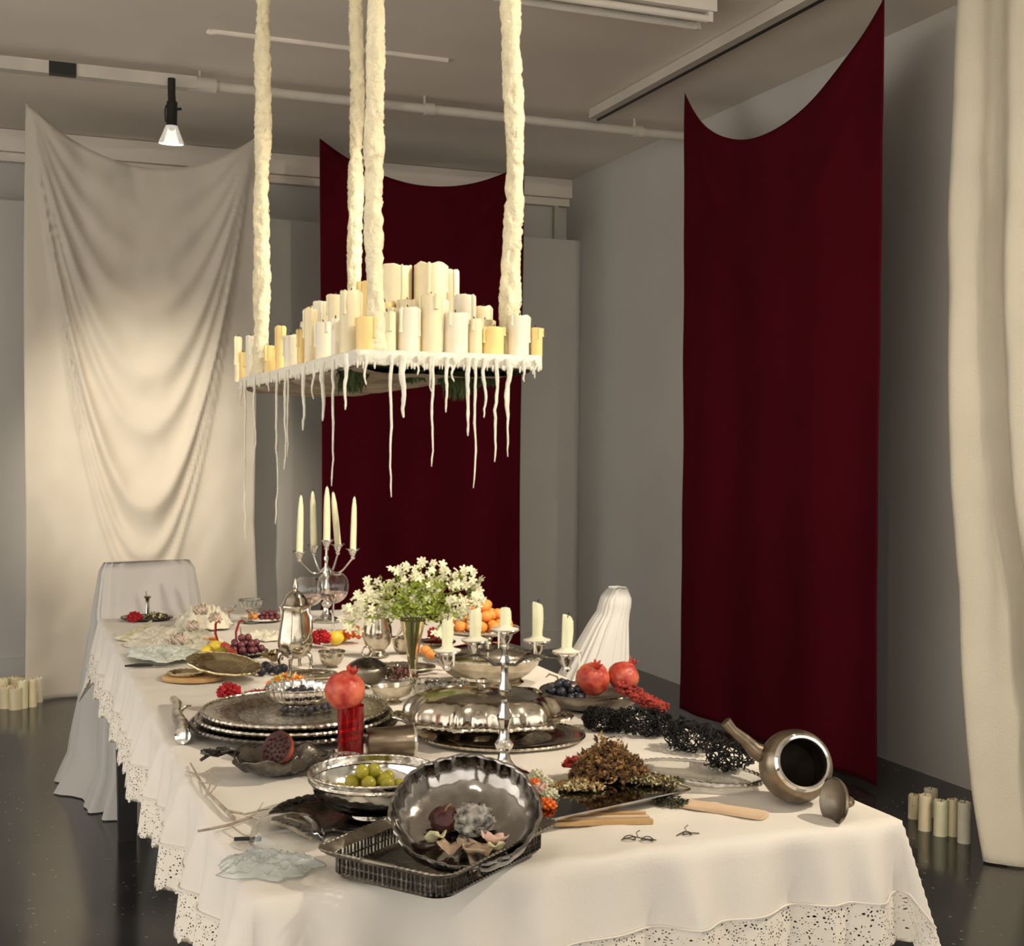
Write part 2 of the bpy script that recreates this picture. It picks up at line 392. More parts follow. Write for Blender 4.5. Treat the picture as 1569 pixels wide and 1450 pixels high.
curtain('red_curtain', 'oxblood red curtain hanging on the back wall behind the candle board', (1.735, 7.55, 3.2), (3.035, 7.55, 3.17), .03, M['redcurtain'], sagp(.21), redmode(1))
curtain('red_curtain', 'large oxblood red curtain hanging before the right wall', (3.34, 6.06, 3.268), (3.34, 4.40, 3.245), .02, M['redcurtain'], lambda u: .43 * (4 * u * (1 - u)) ** .9 * (1 - .25 * u), redmode(2))
def creammode(u, v, dd, wd):
    # heavy folds slanting down and outwards, deepening towards the floor
    a = u * (44 - 12 * v) - 2.2 * v + 1.2
    o = .05 * math.sin(a) * (.3 + .9 * v) + .02 * math.sin(u * 83 - 3 * v) * (.3 + .7 * v) + .03 * math.sin(u * 13 + 1) + .010 * nz((u * 16, v * 14, 8))
    o += .14 * max(0, v - .72) / .28 * (.6 + .4 * math.sin(a))
    return o, .34 * v ** 4 - .05 * math.sin(v * 3), 0
curtain('cream_curtain', 'cream textured curtain trailing on the floor at the right edge', (3.36, 3.93, 3.26), (3.30, 2.2, 3.26), .006, M['creamcurtain'], sagp(.12), creammode, nu=260)

# ------------------------------------------------------------------ table and cloth
TX0, TX1, TY0, TY1 = .35, 1.49, 1.90, 5.03
TW, TL = TX1 - TX0, TY1 - TY0
tb = thing('banquet_table', 'long black wooden banquet table under a lace edged white cloth', 'table', ((TX0 + TX1) / 2, (TY0 + TY1) / 2, 0))
MB().box((0, 0, .727), (TW - .02, TL - .02, .034)).build('tabletop', M['darkwood'], tb, smooth=False)
MB().box((0, 0, .66), (TW - .16, TL - .4, .09)).build('apron', M['darkwood'], tb, smooth=False)
for sx in (-1, 1):
    for y in (-TL / 2 + .24, TL / 2 - .28):
        x = sx * (TW / 2 - .06)
        mb = MB(); a = .042
        vs = [(x + i * s_, y + j * s_, z) for z, s_ in ((0, .030), (.71, .043)) for i, j in ((-1, -1), (1, -1), (1, 1), (-1, 1))]
        mb.add(vs, [(3, 2, 1, 0), (4, 5, 6, 7), (0, 1, 5, 4), (1, 2, 6, 5), (2, 3, 7, 6), (3, 0, 4, 7)])
        mb.build('leg', M['darkwood'], tb, smooth=False)
DROP, LACE = .225, .095
def hang(u, v):
    """cloth coordinates (metres, table frame) -> world"""
    a = max(0, -u, u - TW); b = max(0, -v, v - TL)
    x = TX0 + min(max(u, 0), TW); y = TY0 + min(max(v, 0), TL)
    z = TZ - .001 + .0028 * nz((u * 6, v * 6, 0)) * (1 if a + b == 0 else 0)
    if a + b == 0:
        return Vector((x, y, TZ + min(.0006, .0055 * nz((u * 5, v * 5, 1)) + .0035 * nz((u * 13, v * 13, 4)) - .0015)))
    sx = -1 if u < 0 else 1; sy = -1 if v < 0 else 1
    big, sm = max(a, b), min(a, b)
    drop = max(0, big - .006) + .5 * sm
    s = (u if b > a else v)
    if a and b: s = (0 if u < 0 else TW) if b > a else (0 if v < 0 else TL)
    wave = (.014 * math.sin(s * 19 + 2 * nz((s * 3, 0, 0))) + .012 * math.sin(s * 47 + 3 * nz((s * 4, 5, 0))) + .012 * nz((s * 9, 2, 2))) * min(1, big / .12)
    out = .008 + .010 * min(1, big / .02) + .22 * big * .55 + wave
    ca = math.atan2(b, a) if a and b else (0 if a else PI / 2)
    if a and b:
        o2 = .012 + .22 * big * .55 + sm * .30
        x += sx * (o2 * (.35 + .65 * math.cos(ca))) ; y += sy * (o2 * (.35 + .65 * math.sin(ca)))
    else:
        if a: x += sx * out
        else: y += sy * out
    return Vector((x, y, TZ - .003 - drop))
def cloth_mesh(u0, u1, v0, v1, st, hole=None, name='cloth', m=None, parent=None, scallop=False):
    nu, nv = max(1, round((u1 - u0) / st)), max(1, round((v1 - v0) / st))
    mb = MB(); idx = {}; uv = []
    def vert(i, j):
        if (i, j) in idx: return idx[(i, j)]
        u, v = lerp(u0, u1, i / nu), lerp(v0, v1, j / nv)
        uu, vv = u, v
        if scallop:
            sc = .018
            if i in (0, nu): uu += (1 if i == 0 else -1) * sc * abs(math.sin(v * PI / .035))
            if j in (0, nv): vv += (1 if j == 0 else -1) * sc * abs(math.sin(u * PI / .035))
        p_ = hang(uu, vv); idx[(i, j)] = len(mb.v); mb.v.append(p_); uv.append((u, v)); return idx[(i, j)]
    for j in range(nv):
        for i in range(nu):
            u, v = lerp(u0, u1, (i + .5) / nu), lerp(v0, v1, (j + .5) / nv)
            if hole and hole[0] < u < hole[1] and hole[2] < v < hole[3]: continue
            mb.f.append((vert(i, j), vert(i + 1, j), vert(i + 1, j + 1), vert(i, j + 1)))
    return mb.build(name, m, parent, ang=None, uvfn=uv)
cl = thing('tablecloth', 'white linen tablecloth with a wide lace hem draped over the long table', 'tablecloth', (0, 0, 0))
B0 = DROP - LACE
st = .0116
cloth_mesh(-B0, TW + B0, -B0 , TL + B0, st, None, 'linen_panel', M['cloth'], cl)
cloth_mesh(-DROP, TW + DROP, -DROP, TL + DROP, st / 1.35, (-B0, TW + B0, -B0, TL + B0), 'lace_hem', M['lace'], cl, scallop=True)
# stitched cord along the lace seam
def seam():
    pts = []; o = B0
    for i in range(160): pts.append(hang(lerp(-o, TW + o, i / 160), -o) + Vector((0, -.003, 0)))
    return pts
MB().tube(seam(), .0022, 5).build('stitching', M['cloth'], cl)
pts = [hang(-B0, lerp(TL + B0, -B0, i / 300)) + Vector((-.003, 0, 0)) for i in range(301)]
MB().tube(pts, .0022, 5).build('stitching', M['cloth'], cl)
# ------------------------------------------------------------------ draped chairs
def drape(name, label, levels, m, folds, amp, loc, rotz, nu=140, seed=0, extra=None):
    """levels: (z, cx, cy, half_w, half_d, power, foldscale) from top to floor"""
    t = thing(name, label, 'draped chair', loc, (0, 0, rotz))
    N = 60
    def at(k, s):
        z0 = [l[0] for l in levels]; return interp(-s, [(-l[0], l[k]) for l in levels])
    def fn(u, v):
        z = lerp(levels[0][0], levels[-1][0], v ** .8)
        cx_, cy_, hw, hd, pw, fs = (at(k, z) for k in range(1, 7))
        th = 2 * PI * u; c, s = math.cos(th), math.sin(th)
        x = math.copysign(abs(c) ** (2 / pw), c) * hw; y = math.copysign(abs(s) ** (2 / pw), s) * hd
        k = 1 + fs * amp * (math.sin(th * folds + seed + .6 * math.sin(th * 3)) + .5 * math.sin(th * folds * 1.7 + seed * 2)) + .05 * fs * nz((c * 2, s * 2, z * 3 + seed))
        return Vector((cx_ + x * k, cy_ + y * k, max(.004, z + (.006 * nz((c * 3, s * 3, seed)) if z > .3 else 0))))
    mb = MB().grid(fn, nu, N, closed=True)
    top = [Vector((levels[0][1], levels[0][2], levels[0][0] + .004))]
    o = len(mb.v); mb.v += top; mb.f += [(o, i, (i + 1) % nu) for i in range(nu)]
    d = mb.build('drape', m, t, ang=None)
    if extra: extra(t)
    return t
# head-of-table chair: back slab at +y, seat towards the table
drape('draped_chair', 'chair under a shaded grey sheet at the far left end of the table',
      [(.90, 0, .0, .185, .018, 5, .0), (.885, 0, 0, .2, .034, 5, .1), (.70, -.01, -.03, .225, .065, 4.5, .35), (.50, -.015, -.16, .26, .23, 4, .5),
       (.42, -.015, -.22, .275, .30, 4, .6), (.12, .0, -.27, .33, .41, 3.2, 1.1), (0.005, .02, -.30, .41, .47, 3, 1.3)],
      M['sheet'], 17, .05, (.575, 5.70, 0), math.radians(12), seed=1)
# side chair at the right, cloth gathered under the top rail
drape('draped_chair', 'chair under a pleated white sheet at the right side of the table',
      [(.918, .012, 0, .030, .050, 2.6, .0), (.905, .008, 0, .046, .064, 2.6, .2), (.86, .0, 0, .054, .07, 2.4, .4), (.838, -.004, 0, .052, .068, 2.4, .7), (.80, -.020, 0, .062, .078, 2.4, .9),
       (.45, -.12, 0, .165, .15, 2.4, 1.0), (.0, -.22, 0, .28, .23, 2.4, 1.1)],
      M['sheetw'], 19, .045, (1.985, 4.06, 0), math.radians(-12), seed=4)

# ------------------------------------------------------------------ candles
def pillar(name, label, loc, r, h, m, group=None, drips=3, wick=True, tilt=(0, 0), cat='candle'):
    t = thing(name, label, cat, loc, (tilt[0], tilt[1], rnd(0, 6)), group)
    sd = rnd(0, 50); ph = rnd(0, 6)
    def mod(th, i, rr, z):
        k = 1 + .018 * nz((math.cos(th) * 2, math.sin(th) * 2, z * 18 + sd))
        dz = .0
        if z > h * .9: dz = .006 * nz((math.cos(th) * 1.5, math.sin(th) * 1.5, sd)) * (r / .03)
        return rr * k, z + dz
    prof = [(0, 0), (r * 1.02, 0), (r, .006), (r, h * .3), (r, h * .6), (r, h * .92), (r * .985, h - .003), (r * .9, h), (r * .78, h - .004), (r * .55, h - .009), (0, h - .011)]
    MB().lathe(prof, 20, mod=mod).build('wax_body', m, t)
    if wick:
        MB().tube([(0, 0, h - .012), (.001, 0, h), (.004, .001, h + .007)], .0014, 5).build('wick', M['wick'], t)
    for k in range(drips):
        a = ph + k * 2.2 + rnd(-.4, .4); l = rnd(.25, .7) * h; rr = rnd(.0025, .0045)
        c, s = math.cos(a), math.sin(a)
        pts = [(r * .9 * c, r * .9 * s, h - .002)] + [((r + .0005) * c, (r + .0005) * s, h - l * q) for q in (.08, .4, .75, 1)]
        MB().tube(pts, [rr, rr * 1.2, rr, rr * .9, rr * 1.35], 6).build('wax_run', m, t)
    return t
def floor_cluster(items, where, grp):
    for i, (px, py, w_, hpx, mm) in enumerate(items):
        p = PZ(px, py, 0); d = depth(p); r = w_ / 2 * d / FPX; h = hpx * d / FPX
        pillar('pillar_candle', items_label(i, mm, hpx, where), p, r, h, M[mm], grp, drips=1)
NAMEW = {'wax_ivory': 'ivory', 'wax_white': 'white', 'wax_yellow': 'yellow', 'wax_green': 'pale green'}
def items_label(i, mm, h, where): return f"{NAMEW[mm]} pillar candle on the floor {where}, {ORD[i]} from the left"
floor_cluster([(4, 1078, 17, 38, 'wax_ivory'), (10, 1085, 19, 34, 'wax_ivory'), (22, 1073, 17, 36, 'wax_ivory'), (24, 1087, 19, 33, 'wax_ivory'), (37, 1073, 15, 36, 'wax_ivory'), (35, 1085, 15, 42, 'wax_green'), (50, 1083, 13, 42, 'wax_ivory'), (60, 1076, 11, 38, 'wax_white')],
              'by the pale curtain', 'floor candles by the pale curtain')
floor_cluster([(1400, 1254, 17, 36, 'wax_ivory'), (1417, 1272, 20, 54, 'wax_ivory'), (1426, 1250, 21, 42, 'wax_white'), (1441, 1280, 21, 54, 'wax_green'), (1460, 1281, 15, 57, 'wax_ivory'), (1477, 1291, 20, 62, 'wax_white')],
              'before the cream curtain', 'floor candles by the cream curtain')

# ------------------------------------------------------------------ hanging candle board
BX0, BX1, BY0, BY1, BZ0, BZ1 = .715, 1.150, 2.745, 4.26, 1.588, 1.622
rk = thing('hanging_candle_board', 'waxed white board crowded with candles hanging from four wrapped ropes', 'hanging board', (0, 0, 0))
def slab(u, v):
    # u round the perimeter, v: top centre -> top rim -> bottom rim -> bottom centre
    hx, hy = (BX1 - BX0) / 2, (BY1 - BY0) / 2; per = 2 * (hx * 2 + hy * 2); s = u * per
    if s < 2 * hx: x, y = -hx + s, -hy
    elif s < 2 * hx + 2 * hy: x, y = hx, -hy + (s - 2 * hx)
    elif s < 4 * hx + 2 * hy: x, y = hx - (s - 2 * hx - 2 * hy), hy
    else: x, y = -hx, hy - (s - 4 * hx - 2 * hy)
    k = [0, .93, .99, 1.0, 1.0, .985, .90, 0][round(v * 7)]
    z = [BZ1, BZ1, BZ1 - .002, BZ1 - .007, BZ0 + .004, BZ0 + .001, BZ0 + .002, BZ0 + .002][round(v * 7)]
    n = .006 * nz((x * 30, y * 30, z * 30)) if 0 < k else 0
    m_ = k if k < .9 else 1 - (1 - k) * .35
    kk = 1 + n * 1.2 if k > .9 else 1
    dz = -.010 * max(0, nz((x * 40, y * 40, 9))) if round(v * 7) in (4, 5) else 0
    return Vector(((BX0 + BX1) / 2 + x * (m_ if k else 0) * kk, (BY0 + BY1) / 2 + y * (m_ if k else 0) * kk, z + dz))
MB().grid(slab, 260, 7, closed=True).build('board', M['plaster'], rk, ang=None)
# rough timber and moss beneath
def log(u, v):
    y = lerp(BY0 + .02, BY1 - .03, v); th = 2 * PI * u
    hx = (BX1 - BX0) / 2 - .02; c, s = math.cos(th), math.sin(th)
    x = (BX0 + BX1) / 2 + hx * math.copysign(abs(c) ** .6, c) * (1 + .03 * nz((v * 6, 1, 2)))
    dz = (.014 + .012 * nz((x * 14, y * 5, 4))) * math.copysign(abs(s) ** .8, s)
    return Vector((x, y, BZ0 - .002 + dz - .004 * (1 - abs(c))))
MB().grid(log, 48, 60, closed=True).build('timber', M['bark'], rk, ang=None)
def tuft(c, r, n, hgt):
    mb = MB()
    for _ in range(n):
        a = rnd(0, 2 * PI); d = rnd(0, r); p0 = Vector((c[0] + d * math.cos(a), c[1] + d * math.sin(a), c[2]))
        q = p0 + Vector((rnd(-.012, .012), rnd(-.012, .012), -rnd(.25, 1) * hgt)); e = Vector((rnd(-.003, .003), rnd(-.003, .003), 0)) + Vector((.002, 0, 0))
        mid = (p0 + q) / 2 + Vector((rnd(-.006, .006), rnd(-.006, .006), 0))
        i = len(mb.v); mb.v += [p0 - e, p0 + e, mid + e * 1.3, mid - e * 1.3, q]; mb.f += [(i, i + 1, i + 2, i + 3), (i + 3, i + 2, i + 4)]
    return tag(mb.build('moss_tuft', M['moss'], rk, ang=None), kind='stuff')
for px, py, n, hg, Y in ((545, 590, 160, .05, 2.9), (530, 600, 60, .05, 2.95), (632, 588, 90, .03, 2.85), (700, 578, 260, .06, 2.86), (715, 575, 200, .045, 2.95), (745, 570, 120, .03, 2.9), (680, 575, 90, .035, 2.85)):
    q = PZ(px, 575, BZ0); tuft((min(BX1 - .03, PY(px, 560, Y).x), Y, BZ0 - .004), .025, n, hg * 1.2)
# ropes
def rope(x, y, z0, z1, r, sd):
    pts, rs = [], []; N = 240; seg = 20
    for i in range(N + 1):
        t_ = i / N; z = lerp(z0, z1, t_)
        pts.append((x + .016 * nz((sd, z * 2.2, 1)), y + .012 * nz((sd, z * 2.2, 7)), z))
        rs.append(r * (1 + .30 * nz((sd * 3, z * 6, 5)) + .10 * nz((sd, z * 26, 0))) * (1 + .3 * max(0, 1 - t_ * 14)))
    mb = MB().tube(pts, rs, seg)
    for i in range(N + 1):
        c = Vector(pts[i]); ph = i * .012 + sd
        for k in range(seg):
            v = mb.v[i * seg + k]; d = v - c; an = 2 * PI * k / seg
            wz = v.z * 60 + 2.2 * math.sin(an + ph * 3) + 3 * nz((sd, v.z * 7, 2))
            w_ = 1 - abs(nz((math.cos(an) * 1.1 + sd, math.sin(an) * 1.1, wz * .55))) * 2
            v += d * (.34 * w_ - .2)
    mb.build('wrapped_rope', M['rope'], rk, ang=None)
rope(.765, 4.13, BZ1, 3.268, .024, 1); rope(1.085, 4.19, BZ1, 3.268, .023, 5)
a_ = PY(573, 495, 2.80); rope(a_.x, 2.80, BZ1, 3.268, .0195, 9); a_ = PY(782, 490, 2.83); rope(a_.x, 2.83, BZ1, 3.268, .0215, 14)
# wax drips: (pixel x of the root, pixel y of the tip, edge: f front / l left / b beneath, radius)
DR = [(376, 827, 'l', .0035), (390, 708, 'l', .004), (424, 803, 'l', .004), (437, 720, 'l', .0045), (441, 700, 'l', .003), (465, 660, 'l', .006), (412, 600, 'l', .004), (495, 645, 'l', .007), (510, 745, 'l', .004),
      (530, 628, 'f', .0055), (600, 762, 'f', .004), (618, 640, 'f', .0085), (660, 600, 'f', .004), (663, 715, 'f', .004), (684, 632, 'f', .005), (717, 668, 'f', .006), (728, 748, 'f', .004), (743, 640, 'f', .005), (760, 708, 'f', .005), (778, 640, 'f', .007), (779, 700, 'f', .0045), (803, 585, 'f', .004), (370, 625, 'l', .004), (480, 612, 'l', .004), (640, 575, 'f', .004), (695, 585, 'f', .004), (820, 580, 'f', .003), (560, 590, 'f', .004)]
for k, (px, py, ed, r) in enumerate(DR):
    if ed == 'f': p0 = PY(px, 552, BY0 - .004); p0.z = BZ1 - .012
    else: p0 = PX(px, 580, BX0 - .004); p0.z = BZ1 - .012
    if ed == 'l' and not BY0 < p0.y < BY1: p0.y = min(max(p0.y, BY0), BY1)
    tip = PY(px, py, p0.y).z; L = p0.z - tip; N = 14; pts = []; rs = []
    for i in range(N + 1):
        t_ = i / N
        pts.append((p0.x + .008 * nz((k, t_ * 2.2, 1)) * min(1, t_ * 4) + .0022 * nz((k, t_ * 11, 6)) * (L / .15) ** .5, p0.y + .006 * nz((k, t_ * 3, 8)) * min(1, t_ * 4), p0.z - L * t_))
        rs.append(r * .8 * (1.25 - .75 * t_) * (1 + .35 * nz((k * 2, t_ * 9, 3))))
    rs[-1] = r * .25
    MB().tube(pts, rs, 8).build('wax_drip', M['plaster'], rk)
mb = MB()
for k in range(110):   # short fringe of beads under the rim
    if k % 3: p0 = Vector((lerp(BX0, BX1, random.random()), BY0 - .003, BZ0 + .006))
    else: p0 = Vector((BX0 - .003, lerp(BY0, BY1, random.random()), BZ0 + .006))
    l = rnd(.004, .018); r = rnd(.0016, .0034)
    mb.tube([p0, p0 - Vector((0, 0, l * .6)), p0 - Vector((0, 0, l))], [r, r * .9, r * .4], 5)
tag(mb.build('wax_fringe', M['plaster'], rk), kind='stuff')

# candles on the board
taken = []
def board_candle(px, Yor, ytop, wpx, mm, label, byx=None, drips=3):
    p = PY(px, 545, Yor) if byx is None else PX(px, 575, byx)
    p = Vector((p.x, p.y, BZ1 - .001)); d = depth(p); r = wpx / 2 * d / FPX; top = PY(px, ytop, p.y).z
    taken.append((p.x, p.y, r)); pillar('pillar_candle', label, p, r, max(.04, top - p.z), M[mm], 'candles on the hanging board', drips)
FR = [(562, 487, 34, 'wax_yellow'), (593, 478, 27, 'wax_ivory'), (626, 472, 33, 'wax_white'), (661, 452, 33, 'wax_ivory'), (698, 480, 38, 'wax_white'), (728, 490, 22, 'wax_ivory'), (755, 502, 34, 'wax_yellow'), (794, 484, 33, 'wax_white'), (822, 503, 18, 'wax_yellow')]
for i, (px, yt, w_, mm) in enumerate(FR):
    board_candle(px, 2.80 if w_ > 20 else 2.79, yt, w_, mm, f"{NAMEW[mm]} pillar candle on the hanging board, {ORD[i]} from the left in the front row")
LF = [(536, 446, 32, 'wax_ivory'), (514, 488, 14, 'wax_white'), (496, 494, 24, 'wax_white'), (476, 474, 20, 'wax_ivory'), (462, 505, 13, 'wax_yellow'), (445, 514, 20, 'wax_white'), (430, 500, 16, 'wax_yellow'), (414, 530, 18, 'wax_yellow'), (385, 515, 18, 'wax_white'), (372, 540, 11, 'wax_yellow'), (364, 516, 10, 'wax_ivory')]
for i, (px, yt, w_, mm) in enumerate(LF):
    board_candle(px, None, yt, w_, mm, f"{NAMEW[mm]} pillar candle on the hanging board, {ORD[i]} back along the left edge", byx=.752)
sky = [(380, 520), (420, 500), (450, 488), (480, 465), (505, 456), (530, 448), (555, 445), (580, 440), (583, 408), (640, 408), (690, 405), (702, 415), (705, 448), (740, 468), (775, 490), (830, 505)]
BIG = [(607, 3.25, 407, 48, 'wax_ivory'), (658, 3.22, 405, 50, 'wax_ivory'), (690, 3.4, 414, 26, 'wax_ivory'), (560, 3.3, 432, 30, 'wax_yellow'), (712, 3.0, 452, 34, 'wax_white'), (738, 3.02, 470, 30, 'wax_ivory'), (590, 3.02, 462, 30, 'wax_yellow'), (625, 3.0, 460, 32, 'wax_ivory'), (516, 3.3, 452, 28, 'wax_ivory'), (492, 3.45, 462, 26, 'wax_white')]
for i, (px, Y, yt, w_, mm) in enumerate(BIG):
    wd = ['tallest thick', 'thickest tall', 'slim tall', 'tall', 'stout', 'stout', 'stout', 'stout', 'tall', 'tall'][i]
    rowd = ['left of the top pair', 'right of the top pair', 'at the right behind the top pair', 'left behind the top pair', 'in the second row at the right', 'at the right end of the second row', 'at the left of the second row', 'in the middle of the second row', 'left behind the corner rope', 'at the left behind the edge row'][i]
    board_candle(px, Y, yt, w_, mm, f"{wd} {NAMEW[mm]} pillar candle on the hanging board, {rowd}")
rows = {}
for _ in range(900):
    if len(taken) > 52: break
    x, y, r = rnd(BX0 + .04, BX1 - .04), rnd(BY0 + .1, BY1 - .05), rnd(.02, .03)
    if any(math.hypot(x - a, y - b) < r + c + .003 for a, b, c in taken): continue
    if any(math.hypot(x - a, y - b) < r + .035 for a, b in ((.765, 4.13), (1.085, 4.19))): continue
    px, _y = proj((x, y, 1.7)); yt = interp(px, sky) + (rnd(6, 30) if not 572 < px < 708 else rnd(48, 75)); top = PY(px, yt, y).z
    h = min(.24, top - BZ1)
    if h < .05: continue
    mm = random.choice(['wax_ivory', 'wax_ivory', 'wax_white', 'wax_yellow']); taken.append((x, y, r))
    b = int((y - BY0) / .3); rows[b] = rows.get(b, 0) + 1
    pillar('pillar_candle', f"{NAMEW[mm]} candle amid the hanging board, {ORD[b]} rank back, {ORD[rows[b] - 1]} in it", (x, y, BZ1 - .001), r, h, M[mm], 'candles on the hanging board', 2)
# ================================================================== things on the table
M['silver'] = mat('aged_silver', (.66, .61, .52), .17, 1, col2=(.40, .35, .27), vs=22, rvar=.09, bump=.12, bs=90, dist=.002)
M['chrome'] = mat('bright_silver', (.74, .72, .68), .10, 1, var=.12, vs=30, rvar=.05, bump=.08, bs=120, dist=.002)
M['greysilver'] = mat('grey_silver', (.42, .40, .37), .13, 1, col2=(.24, .22, .2), vs=20, rvar=.07, bump=.1, bs=90, dist=.002)
M['engraved'] = mat('engraved_silver', (.80, .76, .67), .15, 1, col2=(.44, .40, .33), vs=70, rvar=.08, bump=.6, bs=110, dist=.004)
M['darksilver'] = mat('tarnished_silver', (.20, .18, .155), .26, 1, col2=(.09, .08, .07), vs=26, rvar=.1, bump=.35, bs=80, dist=.003)
M['pewter'] = mat('dull_pewter', (.30, .27, .22), .38, 1, col2=(.16, .14, .11), vs=18, rvar=.1, bump=.3, bs=60, dist=.003)
M['blacksilver'] = mat('blackened_silver', (.075, .068, .06), .3, 1, col2=(.03, .028, .025), vs=30, bump=.6, bs=70, dist=.004)
M['brass'] = mat('pale_gilt', (.70, .58, .36), .24, 1, col2=(.45, .36, .2), vs=20, rvar=.1, bump=.15, bs=60, dist=.003)
M['bronze'] = mat('worn_bronze_plate', (.33, .27, .20), .33, 1, col2=(.20, .155, .11), vs=16, rvar=.08, bump=.15, bs=60, dist=.003)
M['glassgold'] = mat('straw_glass', (.96, .88, .66), .03, trans=1, ior=1.45)
M['glass'] = mat('clear_glass', (.97, .98, .97), .02, trans=1, ior=1.45)
M['glasspink'] = mat('rose_glass', (.95, .72, .68), .03, trans=1, ior=1.4)
M['glassred'] = mat('ruby_glass', (.62, .012, .02), .04, trans=.85, ior=1.45)
M['glassamber'] = mat('amber_drink', (.75, .32, .03), .05, trans=.6, ior=1.36)
M['film'] = mat('clear_film', (.86, .90, .90), .12, trans=.78, ior=1.25, bump=.6, bs=60, dist=.006)
M['pom'] = mat('pomegranate_skin', (.36, .018, .018), .4, col2=(.66, .17, .085), vs=26, bump=.3, bs=60, sss=.1)
M['pomdark'] = mat('pomegranate_flesh', (.035, .006, .006), .5, col2=(.08, .022, .016), vs=40, bump=.6, bs=90, dist=.004)
M['orange'] = mat('mandarin_skin', (.82, .30, .06), .45, var=.15, vs=30, bump=.3, bs=300, dist=.001, sss=.1)
M['ruffle'] = mat('orange_petal', (.85, .16, .015), .6, var=.2, vs=40)
M['redpetal'] = mat('crimson_petal', (.50, .012, .02), .6, var=.3, vs=40)
M['lemon'] = mat('yellow_fruit', (.75, .55, .05), .45, var=.15, vs=25, bump=.2, bs=200, dist=.001)
M['greengrape'] = mat('yellow_green_grape', (.34, .31, .03), .3, var=.25, vs=25, sss=.2)
M['purplegrape'] = mat('dusky_purple_grape', (.10, .02, .03), .3, col2=(.20, .06, .07), vs=40)
M['blackgrape'] = mat('black_grape', (.012, .011, .018), .38, col2=(.04, .04, .055), vs=40)
M['stemred'] = mat('red_stem', (.28, .01, .015), .5)
M['stem'] = mat('dry_stem', (.22, .15, .06), .8, var=.3, vs=30)
M['twig'] = mat('pale_twig', (.42, .36, .28), .85, col2=(.25, .2, .15), vs=60, bump=.5, bs=120, dist=.002)
M['leaf'] = mat('lime_leaf', (.32, .40, .06), .6, var=.35, vs=20, transl=.25)
M['greenstem'] = mat('green_stem', (.14, .18, .04), .6, var=.2, vs=20)
M['petal'] = mat('cream_petal', (.82, .80, .58), .6, var=.06, vs=40, transl=.25)
M['petalcore'] = mat('petal_core', (.55, .50, .12), .7)
M['dried'] = mat('dried_flower', (.14, .075, .03), .9, col2=(.06, .03, .014), vs=60)
M['dried2'] = mat('ochre_dried_flower', (.26, .14, .045), .9, var=.4, vs=60)
M['driedred'] = mat('dried_red_petal', (.26, .03, .02), .9, var=.4, vs=60)
M['paleseed'] = mat('pale_seed_head', (.55, .52, .30), .9, var=.3, vs=60)
M['mould'] = mat('grey_mould', (.42, .40, .35), .95, col2=(.03, .028, .025), vs=70, bump=1, bs=90, dist=.006)
M['wire'] = mat('black_wire', (.006, .006, .0065), .4, spec=.3)
M['wood'] = mat('pale_wood', (.55, .36, .17), .65, col2=(.42, .25, .10), vs=8, bump=.2, bs=40)
M['wood2'] = mat('bleached_wood', (.66, .50, .34), .75, col2=(.55, .38, .24), vs=8, bump=.2, bs=40)
M['mirror'] = mat('dark_mirror', (.10, .095, .085), .06, 1, var=.2, vs=8)
M['gauze'] = mat('ivory_gauze', (.82, .78, .63), .9, var=.1, vs=25, bump=.9, bs=130, dist=.006, transl=.15)
M['gauzeb'] = mat('blue_white_gauze', (.74, .78, .71), .9, var=.1, vs=25, bump=.9, bs=130, dist=.006, transl=.15)
M['palepink'] = mat('pale_blush_petal', (.82, .68, .56), .7, var=.1, vs=30)
M['pinkpetal'] = mat('blush_petal', (.72, .47, .38), .7, var=.15, vs=30)
M['shell'] = mat('shell_flake', (.52, .40, .28), .35, col2=(.32, .22, .15), vs=40, bump=.3, bs=60)
RY = -yaw

def beads(parent, r, z, m, n=60, br=.004, sx=1, sy=1, name='beaded_rim', mod=None):
    pts, rs = [], []
    for k in range(n * 4):
        t_ = 2 * PI * k / (n * 4); q = r * (mod(t_) if mod else 1)
        pts.append((q * sx * math.cos(t_), q * sy * math.sin(t_), z)); rs.append(br * (.72 + .38 * abs(math.sin(t_ * n / 2))))
    return MB().tube(pts, rs, 6, closed=True).build(name, m, parent)
def plate(name, label, loc, r, m, depth_=.014, cat='plate', rot=(0, 0, 0), sx=1, sy=1, rim=None, group=None, lob=None, seg=64, centre=None, foot=.0, br=.0035):
    t = thing(name, label, cat, loc, rot, group)
    sc = MX(sc=(sx, sy, 1)); h = depth_ + foot
    mod = (lambda th, i, rr, z: (rr * lob(th) if rr > r * .7 else rr, z)) if lob else None
    prof = [(0, foot), (r * .45, foot), (r * .62, foot), (r * .68, foot + depth_ * .35), (r * .74, foot + depth_ * .7), (r * .97, h), (r, h), (r * .985, h - .003), (r * .74, foot + depth_ * .4 - .001), (r * .64, max(0, foot - .004)), (r * .60, 0), (r * .56, 0), (r * .55, max(0.001, foot - .004)), (0, max(.0005, foot - .004))]
    prof = [(a, b + .002) if i < 6 else (a, b) for i, (a, b) in enumerate(prof)]
    MB().lathe(prof, seg, sc, mod).build('body', m, t)
    if centre: MB().lathe([(0, foot + .0026), (r * .3, foot + .003), (r * .5, foot + .0026), (r * .6, foot + .0024)], 48, sc).build('engraved_centre', centre, t)
    beads(t, r * .985, h, rim or m, int(r * 380), br, sx, sy, mod=lob)
    return t
